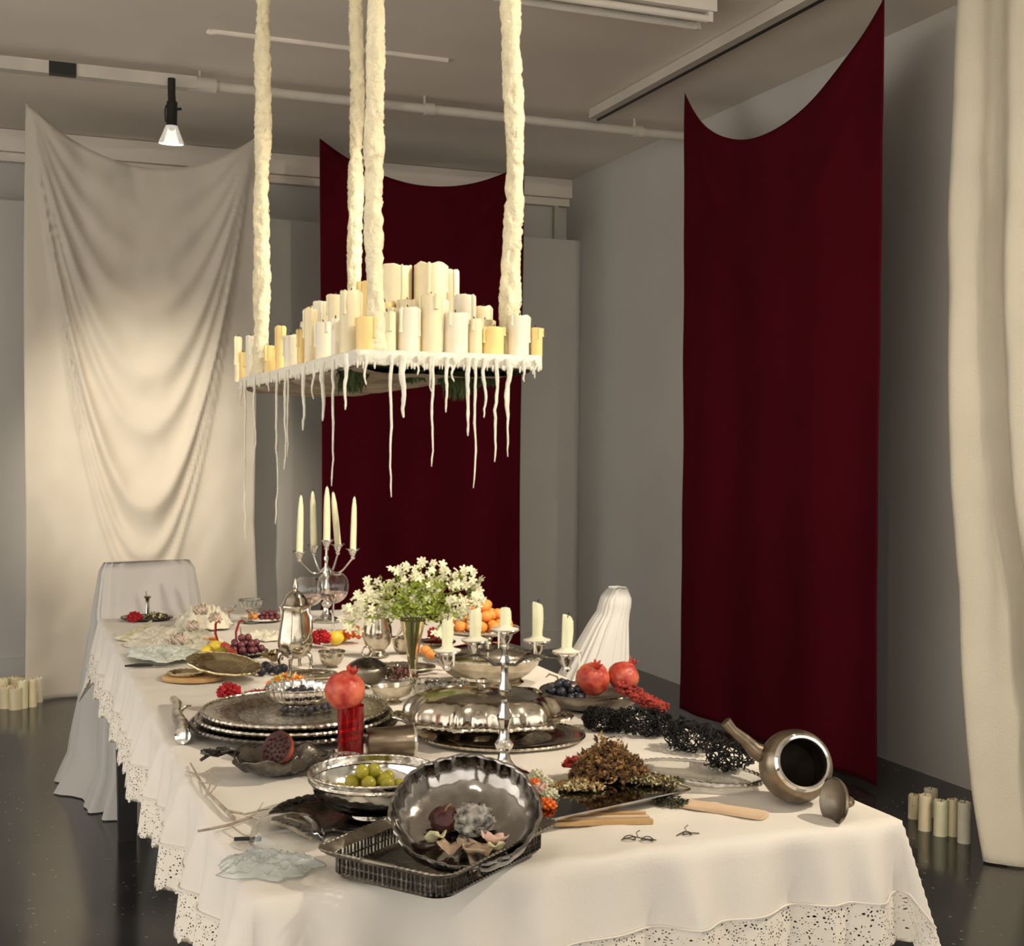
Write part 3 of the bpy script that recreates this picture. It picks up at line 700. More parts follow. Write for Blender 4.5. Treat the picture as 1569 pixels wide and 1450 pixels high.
def bowl(name, label, loc, r, h, m, cat='bowl', rot=(0, 0, 0), sx=1, sy=1, lob=None, rim=None, foot=.3, group=None, seg=72, th=.0025, inner=None, flare=1.0, nb=None):
    t = thing(name, label, cat, loc, rot, group); sc = MX(sc=(sx, sy, 1))
    fz = h * .12
    prof = [(r * foot, 0), (r * foot * 1.05, 0.0005), (r * foot * .9, fz * .6), (r * foot * .95, fz)]
    N = 9
    outer = [(r * (foot + (1 - foot) * math.sin(q / N * PI / 2) ** flare), fz + (h - fz) * (1 - math.cos(q / N * PI / 2)) ** 1.0) for q in range(1, N + 1)]
    inn = [(max(0, a - th), b + th * .5) for a, b in reversed(outer)]
    prof += outer + [(r + .002, h), (r - th, h + .001)] + inn[1:] + [(r * foot * .8, fz + th), (0, fz + th)]
    wt_ = lambda rr: min(1, max(0, (rr / r - foot) / (1 - foot)))
    mod = (lambda t_, i, rr, z: (rr * (1 + lob(t_) * wt_(rr)), z + lob(t_) * h * 3.0 * wt_(rr) * (1.02 - wt_(rr)))) if lob else None
    MB().lathe(prof, seg, sc, mod).build('body', m, t)
    beads(t, r, h + .0005, rim or m, nb or int(r * 380), .003, sx, sy, mod=(lambda t_: 1 + lob(t_)) if lob else None)
    return t
def pomegranate(label, c, r, rot=(0, 0, 0), seed=0, name='pomegranate', m=None):
    t = thing(name, label, 'fruit', c, rot, 'pomegranates')
    MB().ball((0, 0, 0), r, 28, 18, (1, 1, .94), .07, 2.2, seed).build('skin', m or M['pom'], t)
    mod = lambda th, i, rr, z: (rr * (1 + .25 * math.cos(6 * th) * (i > 1)), z + (.004 * math.cos(6 * th) if i > 1 else 0))
    MB().lathe([(r * .30, r * .86), (r * .22, r * 1.0), (r * .30, r * 1.22), (r * .24, r * 1.2), (r * .12, r * .98), (0, r * .95)], 24, mod=mod).build('crown', m or M['pom'], t)
    return t
_gm = {}
def grape_mesh(m, key):
    if key not in _gm: _gm[key] = MB().ball((0, 0, 0), 1, 12, 8, (1, 1, 1.08)).build('grape', m); o = _gm[key]; me = o.data; bpy.data.objects.remove(o); _gm[key] = me
    return _gm[key]
def bunch(label, loc, spots, r, m, key, stem=None, name='grape_bunch', cat='grapes', piece='grape', group=None):
    t = thing(name, label, cat, loc, group=group); me = grape_mesh(m, key)
    for p in spots: obj(piece, me, m, t, p, (rnd(0, 3), rnd(0, 3), 0), scale=r * rnd(.88, 1.1))
    if stem: MB().tube(stem, [.0022] * (len(stem) - 1) + [.0012], 6).build('stem', M['stem'], t)
    return t
def pile(n, rx, ry, r, layers=3):
    """resting heap of spheres of radius r inside an ellipse"""
    out = []
    for l in range(layers):
        k = 1 - l * .32; z = r + l * r * 1.5; tries = 0; cnt = 0
        while tries < 400 and cnt < n // (l + 1) ** 1.2:
            tries += 1; a = rnd(0, 2 * PI); d = math.sqrt(random.random()) * k
            p = Vector((rx * d * math.cos(a), ry * d * math.sin(a), z + rnd(-.1, .1) * r))
            if all((p - q).length > r * 1.75 for q in out): out.append(p); cnt += 1
    return out
def petal_ball(name, label, cat, loc, r, m, n=70, ps=.5, group=None, flat=.8, core=None):
    t = thing(name, label, cat, loc, group=group)
    mb = MB()
    for k in range(n):
        ph = math.acos(1 - 1.6 * (k + .5) / n); th = k * 2.39996
        d = Vector((math.sin(ph) * math.cos(th), math.sin(ph) * math.sin(th), math.cos(ph) * flat)); c = d * r * rnd(.75, 1) + Vector((0, 0, r * flat * .35))
        a = d.orthogonal().normalized(); b = d.cross(a); s = r * ps * rnd(.7, 1.1)
        i = len(mb.v); mb.v += [c - a * s * .5, c + b * s * .5 + d * s * .35, c + a * s * .5, c - b * s * .45 + d * s * .2, c - d * r * .4]
        mb.f += [(i, i + 1, i + 2, i + 3), (i + 4, i + 1, i), (i + 4, i + 2, i + 1), (i + 4, i + 3, i + 2), (i + 4, i, i + 3)]
    mb.build('petals', m, t, ang=None)
    MB().ball((0, 0, r * flat * .45), r * .6, 12, 8, (1, 1, .8)).build('heart', core or m, t)
    return t
def place(px, py, z=TZ): return T(px, py, z)

# ------------------------------------------------------------------ openwork tray at the near edge
L_, N_, R_ = T(490, 1299, .797), T(673, 1355, .797), T(852, 1266, .797)
tc = (L_ + R_) / 2; ang = math.atan2(R_.y - N_.y, R_.x - N_.x)
tw, tdp, th_ = .335, .25, .045
tray = thing('openwork_tray', 'tarnished rectangular tray with pierced sides jutting over the near table edge', 'tray', (tc.x, tc.y, TZ + .001), (0, 0, ang))
def rrect(hw, hd, r, n=7):
    out = []
    for cx_, cy_, a0 in ((hw - r, hd - r, 0), (-hw + r, hd - r, PI / 2), (-hw + r, -hd + r, PI), (hw - r, -hd + r, 1.5 * PI)):
        for k in range(n + 1):
            a = a0 + PI / 2 * k / n; out.append((cx_ + r * math.cos(a), cy_ + r * math.sin(a)))
    return out
def ringloft(levels, capb=False, capt=False):
    mb = MB(); n = len(levels[0][1])
    for z, pts in levels: mb.v += [Vector((x, y, z)) for x, y in pts]
    for l in range(len(levels) - 1):
        for k in range(n): q = (k + 1) % n; mb.f.append((l * n + k, l * n + q, (l + 1) * n + q, (l + 1) * n + k))
    if capb: mb.f.append(tuple(range(n - 1, -1, -1)))
    if capt: mb.f.append(tuple((len(levels) - 1) * n + k for k in range(n)))
    return mb
hw, hd = tw / 2, tdp / 2
ringloft([(.001, rrect(hw - .035, hd - .035, .03)), (.004, rrect(hw - .022, hd - .022, .03)), (.010, rrect(hw - .019, hd - .019, .03)), (.012, rrect(hw - .021, hd - .021, .03)), (.006, rrect(hw - .03, hd - .03, .03))], True, True).build('base', M['darksilver'], tray)
ringloft([(.036, rrect(hw - .014, hd - .014, .03)), (.040, rrect(hw - .006, hd - .006, .03)), (.046, rrect(hw, hd, .03)), (.048, rrect(hw - .002, hd - .002, .03)), (.044, rrect(hw - .010, hd - .010, .03)), (.036, rrect(hw - .016, hd - .016, .03)), (.036, rrect(hw - .014, hd - .014, .03))]).build('rim', M['pewter'], tray)
per = rrect(hw - .019, hd - .019, .03, 10); 
def along(poly, s):
    n = len(poly); ls = [math.dist(poly[k], poly[(k + 1) % n]) for k in range(n)]; s = s % sum(ls)
    for k in range(n):
        if s <= ls[k]: f_ = s / max(1e-9, ls[k]); a, b = poly[k], poly[(k + 1) % n]; return a[0] + (b[0] - a[0]) * f_, a[1] + (b[1] - a[1]) * f_
        s -= ls[k]
tot = sum(math.dist(per[k], per[(k + 1) % len(per)]) for k in range(len(per)))
NB = 112; sl = MB().tube([(0, 0, 0), (0, 0, .028)], .0021, 6).build('slat', M['darksilver']); slme = sl.data; bpy.data.objects.remove(sl)
for k in range(NB):
    x, y = along(per, tot * k / NB); obj('slat', slme, M['darksilver'], tray, (x * 1.002, y * 1.002, .009), (rnd(-.05, .05), rnd(-.05, .05), 0))
MB().tube([(x, y, .023) for x, y in per], .0016, 5, closed=True).build('wire_band', M['darksilver'], tray)
for s in (-1, 1):
    MB().tube([(s * (hw - .004), -.03, .046), (s * (hw + .008), -.018, .05), (s * (hw + .010), 0, .051), (s * (hw + .008), .018, .05), (s * (hw - .004), .03, .046)], .004, 8).build('handle', M['pewter'], tray)
beads(tray, 1, 0, M['pewter'], 4, .001).name = 'tmp'; bpy.data.objects.remove(bpy.data.objects['tmp'])
pts = rrect(hw - .001, hd - .001, .03, 16); MB().tube([(*along(pts, k / 400 * 1.12), .0475) for k in range(400)], [.0022 + .001 * math.sin(k * 1.6) for k in range(400)], 6).build('beaded_rim', M['pewter'], tray)

# fluted bowl leaning in the tray
fb_loc = T(713, 1240, .848); FBR = .115; tilt = math.radians(30)
fm = MX(fb_loc, (tilt, 0, RY))
fb_root = fm @ Vector((0, 0, -.062))
flob = lambda t_: .022 * abs(math.sin(12 * t_)) + .012 * math.cos(8 * t_)
fb = bowl('fluted_bowl', 'round fluted silver bowl leaning in the openwork tray', fb_root, FBR, .062, M['greysilver'], rot=(tilt, 0, RY), lob=flob, foot=.34, seg=144, flare=.8)
def inbowl(x, y, z): return fm @ Vector((x, y, z))
t = thing('dried_fruit', 'shrivelled dark red fruit in the fluted bowl', 'fruit', inbowl(-.033, .012, -.036), (tilt, 0, RY))
MB().ball((0, 0, 0), .024, 24, 16, (1, .9, .8), .3, 3, 5).build('flesh', M['pomdark'], t)
MB().tube([(0, 0, .015), (.004, .002, .026), (.010, .004, .03)], .002, 6).build('stalk', M['stem'], t)
tag(MB().ball((0, 0, 0), .030, 36, 24, (1.1, .9, .75), .3, 5, 9).build('mouldy_fruit', M['mould'], loc=inbowl(.012, .006, -.030), rot=(tilt, 0, RY)), 'grey mouldy fruit in the middle of the fluted bowl', 'fruit')
for k, (x, y, r_, mm, lb) in enumerate([(-.02, -.052, .022, 'shell', 'curled brown shell flake at the lower left in the fluted bowl'), (.018, -.066, .024, 'shell', 'broad brown shell flake at the lower edge of the fluted bowl'), (.045, -.040, .022, 'pinkpetal', 'large blush petal at the lower right in the fluted bowl'), (.05, -.062, .014, 'paleseed', 'small pale petal near the rim of the fluted bowl'), (-.045, -.035, .018, 'paleseed', 'pale curled petal at the left in the fluted bowl'), (.005, -.045, .014, 'silver', 'crumpled silver foil scrap in the fluted bowl')]):
    d = math.hypot(x, y) / FBR; zz = -.062 + .012 + .05 * d ** 2 + .004
    mb = MB().grid(lambda u, v: Vector(((u - .5) * 2 * r_ * (1 - .5 * (2 * v - 1) ** 2), (v - .5) * 1.7 * r_, r_ * .5 * ((2 * u - 1) ** 2 + .4 * math.sin(v * 5 + k)) + .003 * nz((u * 4, v * 4, k)))), 10, 10)
    tag(mb.build('petal_flake', M[mm], solid=.0012, loc=inbowl(x, y, zz + .004), rot=(tilt - .25, .2 * (x * 20), RY + k)), lb, 'petal', 'flakes and petals in the fluted bowl')
sp = thing('silver_spoon', 'silver spoon with its handle over the rim of the fluted bowl', 'spoon', inbowl(0.0, -.05, -.03), (tilt - .1, 0, RY + .25))
MB().ball((0, .012, 0), .014, 16, 10, (.8, 1.2, .3)).build('spoon_bowl', M['silver'], sp)
MB().tube([(0, -.002, 0), (.001, -.03, .012), (.002, -.06, .018), (.002, -.082, .014)], [.003, .003, .005, .007], 8, flat=(1.2, .5)).build('spoon_handle', M['silver'], sp)

# ------------------------------------------------------------------ bowl of green grapes on a blackened tray
gb = PZ(573, 1182, .835); gb.z = TZ
lt = plate('leaf_tray', 'blackened ornate tray under the bowl of green grapes', gb + Vector((-.03, .0, 0)), .118, M['blacksilver'], .012, 'tray', rot=(0, 0, RY), sx=1.15, lob=lambda t_: 1 + .05 * math.cos(9 * t_) + .03 * math.cos(23 * t_), centre=M['blacksilver'], rim=M['blacksilver'])
for k in range(12):
    a = PI * .62 + k * .14; q = MB().ball((.126 * 1.12 * math.cos(a), .126 * math.sin(a), .012), .013, 10, 6, (1, 1, .5), .4, 3, k); q.build('cast_leaf', M['blacksilver'], lt)
gbt = bowl('grape_bowl', 'wide polished silver bowl holding green grapes', gb + Vector((0, 0, .009)), .114, .074, M['chrome'], rot=(0, 0, RY), foot=.45, rim=M['engraved'])
MB().tube([(.112 * math.cos(k / 60 * 2 * PI), .112 * math.sin(k / 60 * 2 * PI), .062) for k in range(60)], .004, 6, closed=True).build('ornate_band', M['engraved'], gbt)
bunch('yellow green grapes in the wide silver bowl', gb + Vector((.0, .012, .032)), pile(34, .062, .055, .0125, 4), .0125, M['greengrape'], 'gg', [(0, 0, .03), (.01, .01, .055), (.03, .01, .06)])

# ------------------------------------------------------------------ crumpled dish with half a pomegranate
cdz = T(425, 1188)
cd_ = thing('crumpled_dish', 'crumpled blackened metal dish with a jagged handle left of the grape bowl', 'dish', cdz, (0, 0, RY + .1))
def crump(u, v):
    th = 2 * PI * u; r = v
    rr = (.012 + .083 * r) * (1 + .14 * math.sin(3 * th + 1) * r + .10 * nz((math.cos(th) * 3, math.sin(th) * 3, 2)) * r)
    z = .003 + .042 * r ** 2.2 * (1 + .35 * nz((math.cos(th) * 4, math.sin(th) * 4, 5))) + .006 * nz((rr * math.cos(th) * 60, rr * math.sin(th) * 60, 1)) * r
    return Vector((rr * 1.05 * math.cos(th), rr * .8 * math.sin(th), max(.0015, z)))
mb = MB().grid(crump, 60, 16, closed=True); o_ = len(mb.v); mb.v.append(Vector((0, 0, .003))); mb.f += [(o_, (i + 1) % 60, i) for i in range(60)]
mb.build('dish', M['darksilver'], cd_, ang=None, solid=.003)
hp = [(-.080, .01, .040), (-.10, .016, .046), (-.118, .010, .042), (-.135, .018, .040), (-.152, .008, .030)]
MB().tube(hp, [.012, .009, .011, .007, .005], 8, flat=(1, .6)).build('handle', M['blacksilver'], cd_)
for q in ((-.112, .018, .048), (-.128, .004, .046), (-.10, .002, .05), (-.14, .02, .044)): MB().ball(q, .010, 8, 6, (1.4, .8, .6), .5, 4, q[0] * 90).build('cast_leaf', M['blacksilver'], cd_)
hpm = thing('half_pomegranate', 'cut pomegranate half with its dark flesh facing out in the crumpled dish', 'fruit', cdz + Vector((0, .01, .052)) + R0 * .0, (math.radians(62), 0, RY - .5), 'pomegranates')
hs = [(.036 * math.cos(a), -.034 * math.sin(a)) for a in [k / 10 * PI / 2 for k in range(11)]]
MB().lathe(hs[:-1] + [(0, -.034)], 32).build('skin', M['pom'], hpm)
MB().lathe([(.036, 0), (.032, .0015), (.028, -.001), (.012, .002), (0, .001)], 32).build('flesh', M['pomdark'], hpm)
for k in range(26):
    a = k * 2.4; d = .028 * math.sqrt((k + .5) / 26); obj('seed', grape_mesh(M['pomdark'], 'seed'), M['pomdark'], hpm, (d * math.cos(a), d * math.sin(a), .001), scale=.0034)

# ------------------------------------------------------------------ stack of round trays
st_c = PZ(452, 1088, .80); st_c.z = TZ
for k, (r_, mm, lb, rimm) in enumerate([(.236, 'darksilver', 'bottom tray of the stack of round silver trays', 'darksilver'), (.224, 'darksilver', 'middle tray of the stack of round silver trays', 'engraved'), (.212, 'engraved', 'top engraved tray of the stack of round silver trays', 'engraved')]):
    plate('round_tray', lb, st_c + Vector((0, 0, k * .0135)), r_, M[mm], .016, 'tray', rim=M[rimm], centre=M['engraved'], foot=.009, seg=96, group='round silver trays', br=.005)
stz = TZ + .009 + .027 + .004
def on_tray(px, py, z=stz): return T(px, py, z)
cb = on_tray(458, 1082); glb = bowl('cut_bowl', 'bright fluted bowl of berries on the stack of round trays', cb, .076, .046, M['chrome'], lob=lambda t_: .035 * math.cos(20 * t_), foot=.4, seg=120, rot=(0, 0, RY))
bunch('dark berries heaped in the bright fluted bowl', cb + Vector((0, 0, .012)), pile(22, .045, .045, .009, 2), .009, M['blackgrape'], 'bg', name='berry_heap', cat='berries', piece='berry')
bunch('row of dark berries on the top tray before the fluted bowl', on_tray(470, 1092), [Vector((x, y, .0085)) for x, y in ((-.05, .012), (-.032, 0), (-.013, -.006), (.006, -.008), (.024, -.004), (.042, .004), (.056, .016))], .0085, M['blackgrape'], 'bg', name='berry_row', cat='berries', piece='berry')
# ruby tumbler with a pomegranate on it
tb_ = T(537, 1166); tu = thing('ruby_tumbler', 'deep red glass tumbler carrying a pomegranate before the round trays', 'glass', tb_)
MB().lathe([(0, .004), (.024, .004), (.026, .0), (.027, .003), (.0275, .06), (.0285, .116), (.0275, .117), (.0262, .06), (.0255, .012), (0, .012)], 32, mod=lambda t_, i, r, z: (r * (1 + .012 * math.cos(14 * t_)), z)).build('body', M['glassred'], tu)
pomegranate('pomegranate balanced on the deep red glass tumbler', tb_ + Vector((0, 0, .147)) - R0 * .012, .0425, (.3, .25, 0), 3)
# silver beaker lying down, small ornate glass dish
p = T(598, 1160); bk = thing('silver_beaker', 'silver beaker lying on its side right of the ruby tumbler', 'beaker', p + Vector((0, 0, .034)), (PI / 2, 0, RY + PI / 2 + .25))
MB().lathe([(0, -.05), (.026, -.05), (.029, -.046), (.030, 0), (.033, .05), (.034, .052), (.032, .05), (.028, 0), (.026, -.044), (0, -.045)], 36).build('body', M['bronze'], bk)
MB().lathe([(.0345, .047), (.036, .05), (.0345, .053)], 36).build('rim', M['chrome'], bk)
p = T(526, 1186); od = bowl('glass_dish', 'small cut glass dish before the ruby tumbler', p + Vector((0, 0, 0)), .033, .034, M['glass'], lob=lambda t_: .06 * math.cos(14 * t_), foot=.5, seg=84, rot=(0, 0, RY), nb=14)

# ------------------------------------------------------------------ lobed entree dish
def supl(th, a, b, lobes=8, amp=.05):
    c, s = math.cos(th), math.sin(th); k = (abs(c / a) ** 2.5 + abs(s / b) ** 2.5) ** (-1 / 2.5)
    return k * (1 + amp * math.cos(lobes * th) + amp * .4 * math.cos(2 * lobes * th))
ov = T(738, 1130); plate('oval_tray', 'oval silver tray lying under the lobed covered dish', ov + R0 * .045, .19, M['silver'], .008, 'tray', rot=(0, 0, RY), sy=.85, centre=M['engraved']); ov = ov + Vector((0, 0, .009)); en = thing('covered_dish', 'large lobed oval silver dish with a domed cover behind the near candelabrum', 'serving dish', ov, (0, 0, RY))
def loft_sup(prof, m, name, amp0, parent, lobes=10):
    mb = MB(); n = 160
    for (k, z, am) in prof:
        for q in range(n):
            th = 2 * PI * q / n; r = supl(th, .186, .15, lobes, am) * k; mb.v.append(Vector((r * math.cos(th), r * math.sin(th), z)))
    for l in range(len(prof) - 1):
        for q in range(n): w2 = (q + 1) % n; mb.f.append((l * n + q, l * n + w2, (l + 1) * n + w2, (l + 1) * n + q))
    mb.f.append(tuple((len(prof) - 1) * n + q for q in range(n)))
    return mb.build(name, m, parent)
loft_sup([(.5, 0, 0), (.55, .0, .0), (.62, .012, .02), (.8, .026, .04), (.93, .033, .05), (1.0, .036, .05), (1.0, .038, .05), (.93, .037, .05), (.88, .034, .05)], M['silver'], 'base', .04, en)
loft_sup([(.90, .035, .05), (.905, .042, .055), (.885, .062, .06), (.83, .079, .06), (.76, .088, .05), (.72, .090, .035), (.69, .087, .02), (.66, .088, .01), (.45, .095, .0), (.2, .099, 0), (.02, .1, 0)], M['silver'], 'cover', .05, en)
pts = [(supl(2 * PI * k / 320, .186, .15, 10, .05) * .985 * math.cos(2 * PI * k / 320), supl(2 * PI * k / 320, .186, .15, 10, .05) * .985 * math.sin(2 * PI * k / 320), .0385) for k in range(320)]
MB().tube(pts, [.0035 + .0012 * math.sin(k * 1.25) for k in range(320)], 6, closed=True).build('gadrooned_rim', M['engraved'], en)
MB().lathe([(.03, .099), (.026, .103), (.012, .106), (.008, .112), (.014, .118), (.012, .124), (0, .127)], 20).build('knob', M['silver'], en)
for s in (-1, 1):
    MB().tube([(s * .17, -.04, .036), (s * .196, -.028, .04), (s * .204, 0, .041), (s * .196, .028, .04), (s * .17, .04, .036)], .005, 8).build('handle', M['engraved'], en)

# ------------------------------------------------------------------ candelabra
def candelabrum(label, base, h, cups, m, arm_m, bandh, candles, taper, cuprad, clabel, straight=True):
    t = thing('candelabrum', label, 'candelabrum', base, (0, 0, RY))
    b = [(0, .0), (.052, 0), (.054, .004), (.050, .009), (.036, .014), (.022, .022), (.013, .034), (.010, .05), (.016, .058), (.018, .066), (.011, .076), (.009, .10), (.013, .112), (.0145, .122), (.009, .135), (.0075, h * .56), (.012, h * .60), (.013, h * .63), (.008, h * .67), (.007, h * .78), (.011, h * .82), (.006, h * .86), (0, h * .86)]
    MB().lathe(b, 24, mod=lambda th, i, r, z: (r * (1 + .05 * math.cos(8 * th)), z)).build('stem', m, t)
    top = h * .84
    for k, (x, y, z) in enumerate(cups):
        cm = Matrix.Translation((x, y, z))
        MB().lathe([(.006, -.034), (.010, -.028), (.007, -.024), (.013, -.014), (.016, -.004), (cuprad * .8, .0), (cuprad, .004), (cuprad * .97, .0055), (cuprad * .6, .002), (.012, .003), (.012, -.004), (0, -.004)], 24, cm).build('candle_cup', m, t)
        d = math.hypot(x, y)
        if d < .01:
            MB().tube([(0, 0, top), (0, 0, z - .02)], .006, 10).build('centre_post', arm_m, t); continue
        e = Vector((x / d, y / d, 0))
        if straight:
            hump = .018 if y > 0 else -.014
            pl = [(0.0, top + hump), (.022, top + hump), (.038, top + hump * .3 + .004), (.055, top + .006), (d * .86, top + .004), (d * .93, top - .010), (d, top - .012), (d, z - .03)]
            r_ = [.0042] * len(pl)
        else:
            pl = []
            for q in range(13):
                s = q / 12; pl.append((d * s, top - .03 - .030 * math.sin(s * PI * 1.25) * (1 if s < .8 else 1) + (z - .03 - (top - .03) + .030 * math.sin(1.25 * PI)) * s ** 2))
            r_ = [.0042] * 13
        MB().tube([(e.x * a, e.y * a, c) for a, c in pl], r_, 8, flat=(1.15, .8)).build('arm', arm_m, t)
    mt = MX(base, (0, 0, RY))
    for k, ((x, y, z), (hh, rr, kind, tl)) in enumerate(zip(cups, candles)):
        q = mt @ Vector((x, y, z - .003))
        c = thing('taper_candle' if taper else 'stub_candle', clabel(k), 'candle', q, (tl[0], tl[1], 0), 'candles in the ' + ('far' if taper else 'near') + ' candelabrum')
        if taper: prof = [(0, 0), (rr, 0), (rr, .02), (rr * .96, hh * .5), (rr * .8, hh * .8), (rr * .45, hh * .96), (rr * .15, hh), (0, hh)]
        else: prof = [(0, 0), (rr, 0), (rr, .02), (rr, hh * .95), (rr * .9, hh), (rr * .5, hh - .003), (0, hh - .004)]
        MB().lathe(prof, 16, mod=lambda th, i, r, zz: (r * (1 + .06 * nz((math.cos(th) * 2, math.sin(th) * 2, zz * 20 + k * 9))), zz + (0 if taper or i < 3 else .004 * math.cos(th + k)))).build('wax_body', M['wax_green'], c)
        MB().tube([(0, 0, hh - .004), (.001, 0, hh + .004), (.003, 0, hh + .008)], .001, 5).build('wick', M['wick'], c)
        if not taper:
            MB().lathe([(rr * .9, .0), (rr * 1.7, .002), (cuprad * .92, .008), (cuprad * .98, .0095), (rr * 1.5, .013), (rr * .98, .017)], 20, mod=lambda th, i, r, zz: (r * (1 + .08 * nz((math.cos(th) * 2, math.sin(th) * 2, k))), zz)).build('melted_wax', M['wax_white'], c)
            for _ in range(1):
                a = rnd(3.4, 6.0); MB().tube([(cuprad * .95 * math.cos(a), cuprad * .95 * math.sin(a), .008), (cuprad * 1.03 * math.cos(a), cuprad * 1.03 * math.sin(a), 0), (cuprad * 1.03 * math.cos(a), cuprad * 1.03 * math.sin(a), -rnd(.008, .026))], [.0026, .0022, .0012], 6).build('wax_run', M['wax_white'], c)
            MB().tube([(rr * 1.0, 0, hh * .9), (rr * 1.03, .001, hh * .6), (rr * 1.0, 0, hh * .35)], [.002, .003, .0015], 6).build('wax_run', M['wax_green'], c)
    return t
def cups_from(base, spec):
    out = []; inv = MX(base, (0, 0, RY)).inverted(); bz = depth(base)
    for px, py, off in spec:
        dd = bz + off; v = ray(px, py); q = CAM + v * dd; out.append(tuple(inv @ q))
    return out
nb_ = T(772, 1190)
cups = cups_from(nb_, [(685, 1001, -.03), (728, 985, .07), (776, 968, .0), (823, 985, .06), (868, 1003, -.035)]); cups[2] = (0, 0, cups[2][2])
dnb = depth(nb_)
candelabrum('low silver candelabrum with five burnt candles standing near the front of the table', nb_, .285, cups, M['chrome'], M['darksilver'], 0,
            [(.070, .0105, 0, (0, 0)), (.072, .0115, 0, (0, 0)), (.050, .0105, 0, (0, 0)), (.084, .0105, 0, (0, 0)), (.078, .0105, 0, (0, .02))], False, .029,
            lambda k: f"burnt stub candle in the low candelabrum, {ORD[k]} from the left")
fc = T(500, 952)
cups = cups_from(fc, [(459, 847, -.04), (481, 838, .05), (499, 829, 0), (518, 836, .05), (541, 843, -.03)]); cups[2] = (0, 0, cups[2][2])
candelabrum('tall silver candelabrum with five long tapers at the far end of the table', fc, .285, cups, M['chrome'], M['chrome'], 0,
            [(.215, .0125, 1, (0, .02)), (.212, .0125, 1, (0, -.03)), (.205, .0135, 1, (0, 0)), (.205, .0125, 1, (0, -.10)), (.20, .0115, 1, (0, .02))], True, .027,
            lambda k: f"long cream taper in the far candelabrum, {ORD[k]} from the left", straight=False)
M['potshade'] = mat('shaded_inside', (.020, .014, .009), .75, 0, var=.4, vs=20, spec=.15)  # shade inside the tipped teapot, put into the colour of its lining
# ------------------------------------------------------------------ vase of flowers
vb = T(632, 1056); vz = depth(vb); VH = .187
va = thing('trumpet_vase', 'tall clear glass trumpet vase holding the white flowers', 'vase', vb)
MB().lathe([(0, 0), (.034, 0), (.036, .004), (.026, .009), (.009, .018), (.0075, .03), (.010, .05), (.015, .09), (.021, .13), (.029, .165), (.0345, VH), (.0325, VH), (.027, .165), (.0185, .13), (.0125, .09), (.0075, .055), (0, .045)], 36,
          mod=lambda th, i, r, z: (r * (1 + .05 * abs(math.cos(5 * th)) * (2 < i < 12)), z)).build('body', M['glassgold'], va)
MB().lathe([(.033, VH - .001), (.036, VH + .001), (.0335, VH + .003)], 36).build('gilt_lip', M['brass'], va)
fbq = thing('flower_bouquet', 'loose bunch of small white flowers with lime leaves in the trumpet vase', 'flowers', vb + Vector((0, 0, .055)))
fmx = Matrix.Rotation(RY, 4, 'Z')
mb = MB()
for k in range(5):
    a = k * 2 * PI / 5; c, s = math.cos(a), math.sin(a); d = Vector((c, s, 0)); n = Vector((-s, c, 0)); o_ = len(mb.v)
    mb.v += [Vector((0, 0, 0)), d * .45 - n * .30 + Vector((0, 0, .22)), d * .95 - n * .22 + Vector((0, 0, .12)), d * 1.05 + Vector((0, 0, .02)), d * .95 + n * .22 + Vector((0, 0, .12)), d * .45 + n * .30 + Vector((0, 0, .22)), d * .5 + Vector((0, 0, .10))]
    mb.f += [(o_, o_ + 1, o_ + 6), (o_ + 1, o_ + 2, o_ + 6), (o_ + 2, o_ + 3, o_ + 6), (o_ + 3, o_ + 4, o_ + 6), (o_ + 4, o_ + 5, o_ + 6), (o_ + 5, o_, o_ + 6)]
bo = mb.build('blossom', M['petal'], ang=None); bme = bo.data; bpy.data.objects.remove(bo)
stems = MB(); leaves = MB()
def leaf_at(mb, p, d, s):
    d = d.normalized(); a = d.orthogonal().normalized(); a = Matrix.Rotation(rnd(0, 6), 3, d) @ a; n = d.cross(a); o_ = len(mb.v)
    mb.v += [p, p + d * s * .4 + a * s * .24 + n * s * .1, p + d * s, p + d * s * .4 - a * s * .24 + n * s * .1]; mb.f += [(o_, o_ + 1, o_ + 2), (o_, o_ + 2, o_ + 3)]
heads = [(-.155, .10), (-.135, .135), (-.10, .165), (-.085, .13), (-.05, .185), (-.02, .16), (.0, .20), (.03, .175), (.055, .15), (.06, .20), (.09, .175), (.12, .15), (.145, .185), (.16, .15), (.165, .12), (.11, .10), (.07, .09), (-.06, .095), (-.03, .12), (.02, .12), (-.165, .065), (.085, .06), (.14, .08), (-.12, .09)]
nfl = 0
for k, (x, z) in enumerate(heads):
    y = rnd(-.07, .07); hd_ = Vector((x, y, z - .055 + .12))
    rim = Vector((x * .12, y * .2, VH - .055)); pts = [Vector((rnd(-.005, .005), rnd(-.005, .005), .0)), rim, rim.lerp(hd_, .55) + Vector((0, 0, .022)), hd_]
    stems.tube([fmx @ p for p in pts], [.0017, .0015, .0012, .0008], 5)
    for j in range(11):
        q = hd_ + Vector((rnd(-.026, .026), rnd(-.026, .026), rnd(-.028, .024)))
        s = rnd(.010, .0145); nrm = Vector((rnd(-.7, .7), rnd(-1.3, -.1), rnd(.0, .9)))
        b_ = obj('blossom', bme, M['petal'], fbq, fmx @ q, (fmx.to_3x3() @ nrm).to_track_quat('Z', 'Y').to_euler(), scale=s)
        stems.tube([fmx @ hd_.lerp(rim, .15), fmx @ q], .0007, 4); nfl += 1
    for j in range(10):
        q = rim.lerp(hd_, rnd(.15, 1)) + Vector((rnd(-.022, .022), rnd(-.022, .022), rnd(-.01, .02)))
        leaf_at(leaves, fmx @ q, Vector((rnd(-1, 1), rnd(-1, 1), rnd(-.3, 1))), rnd(.012, .024))
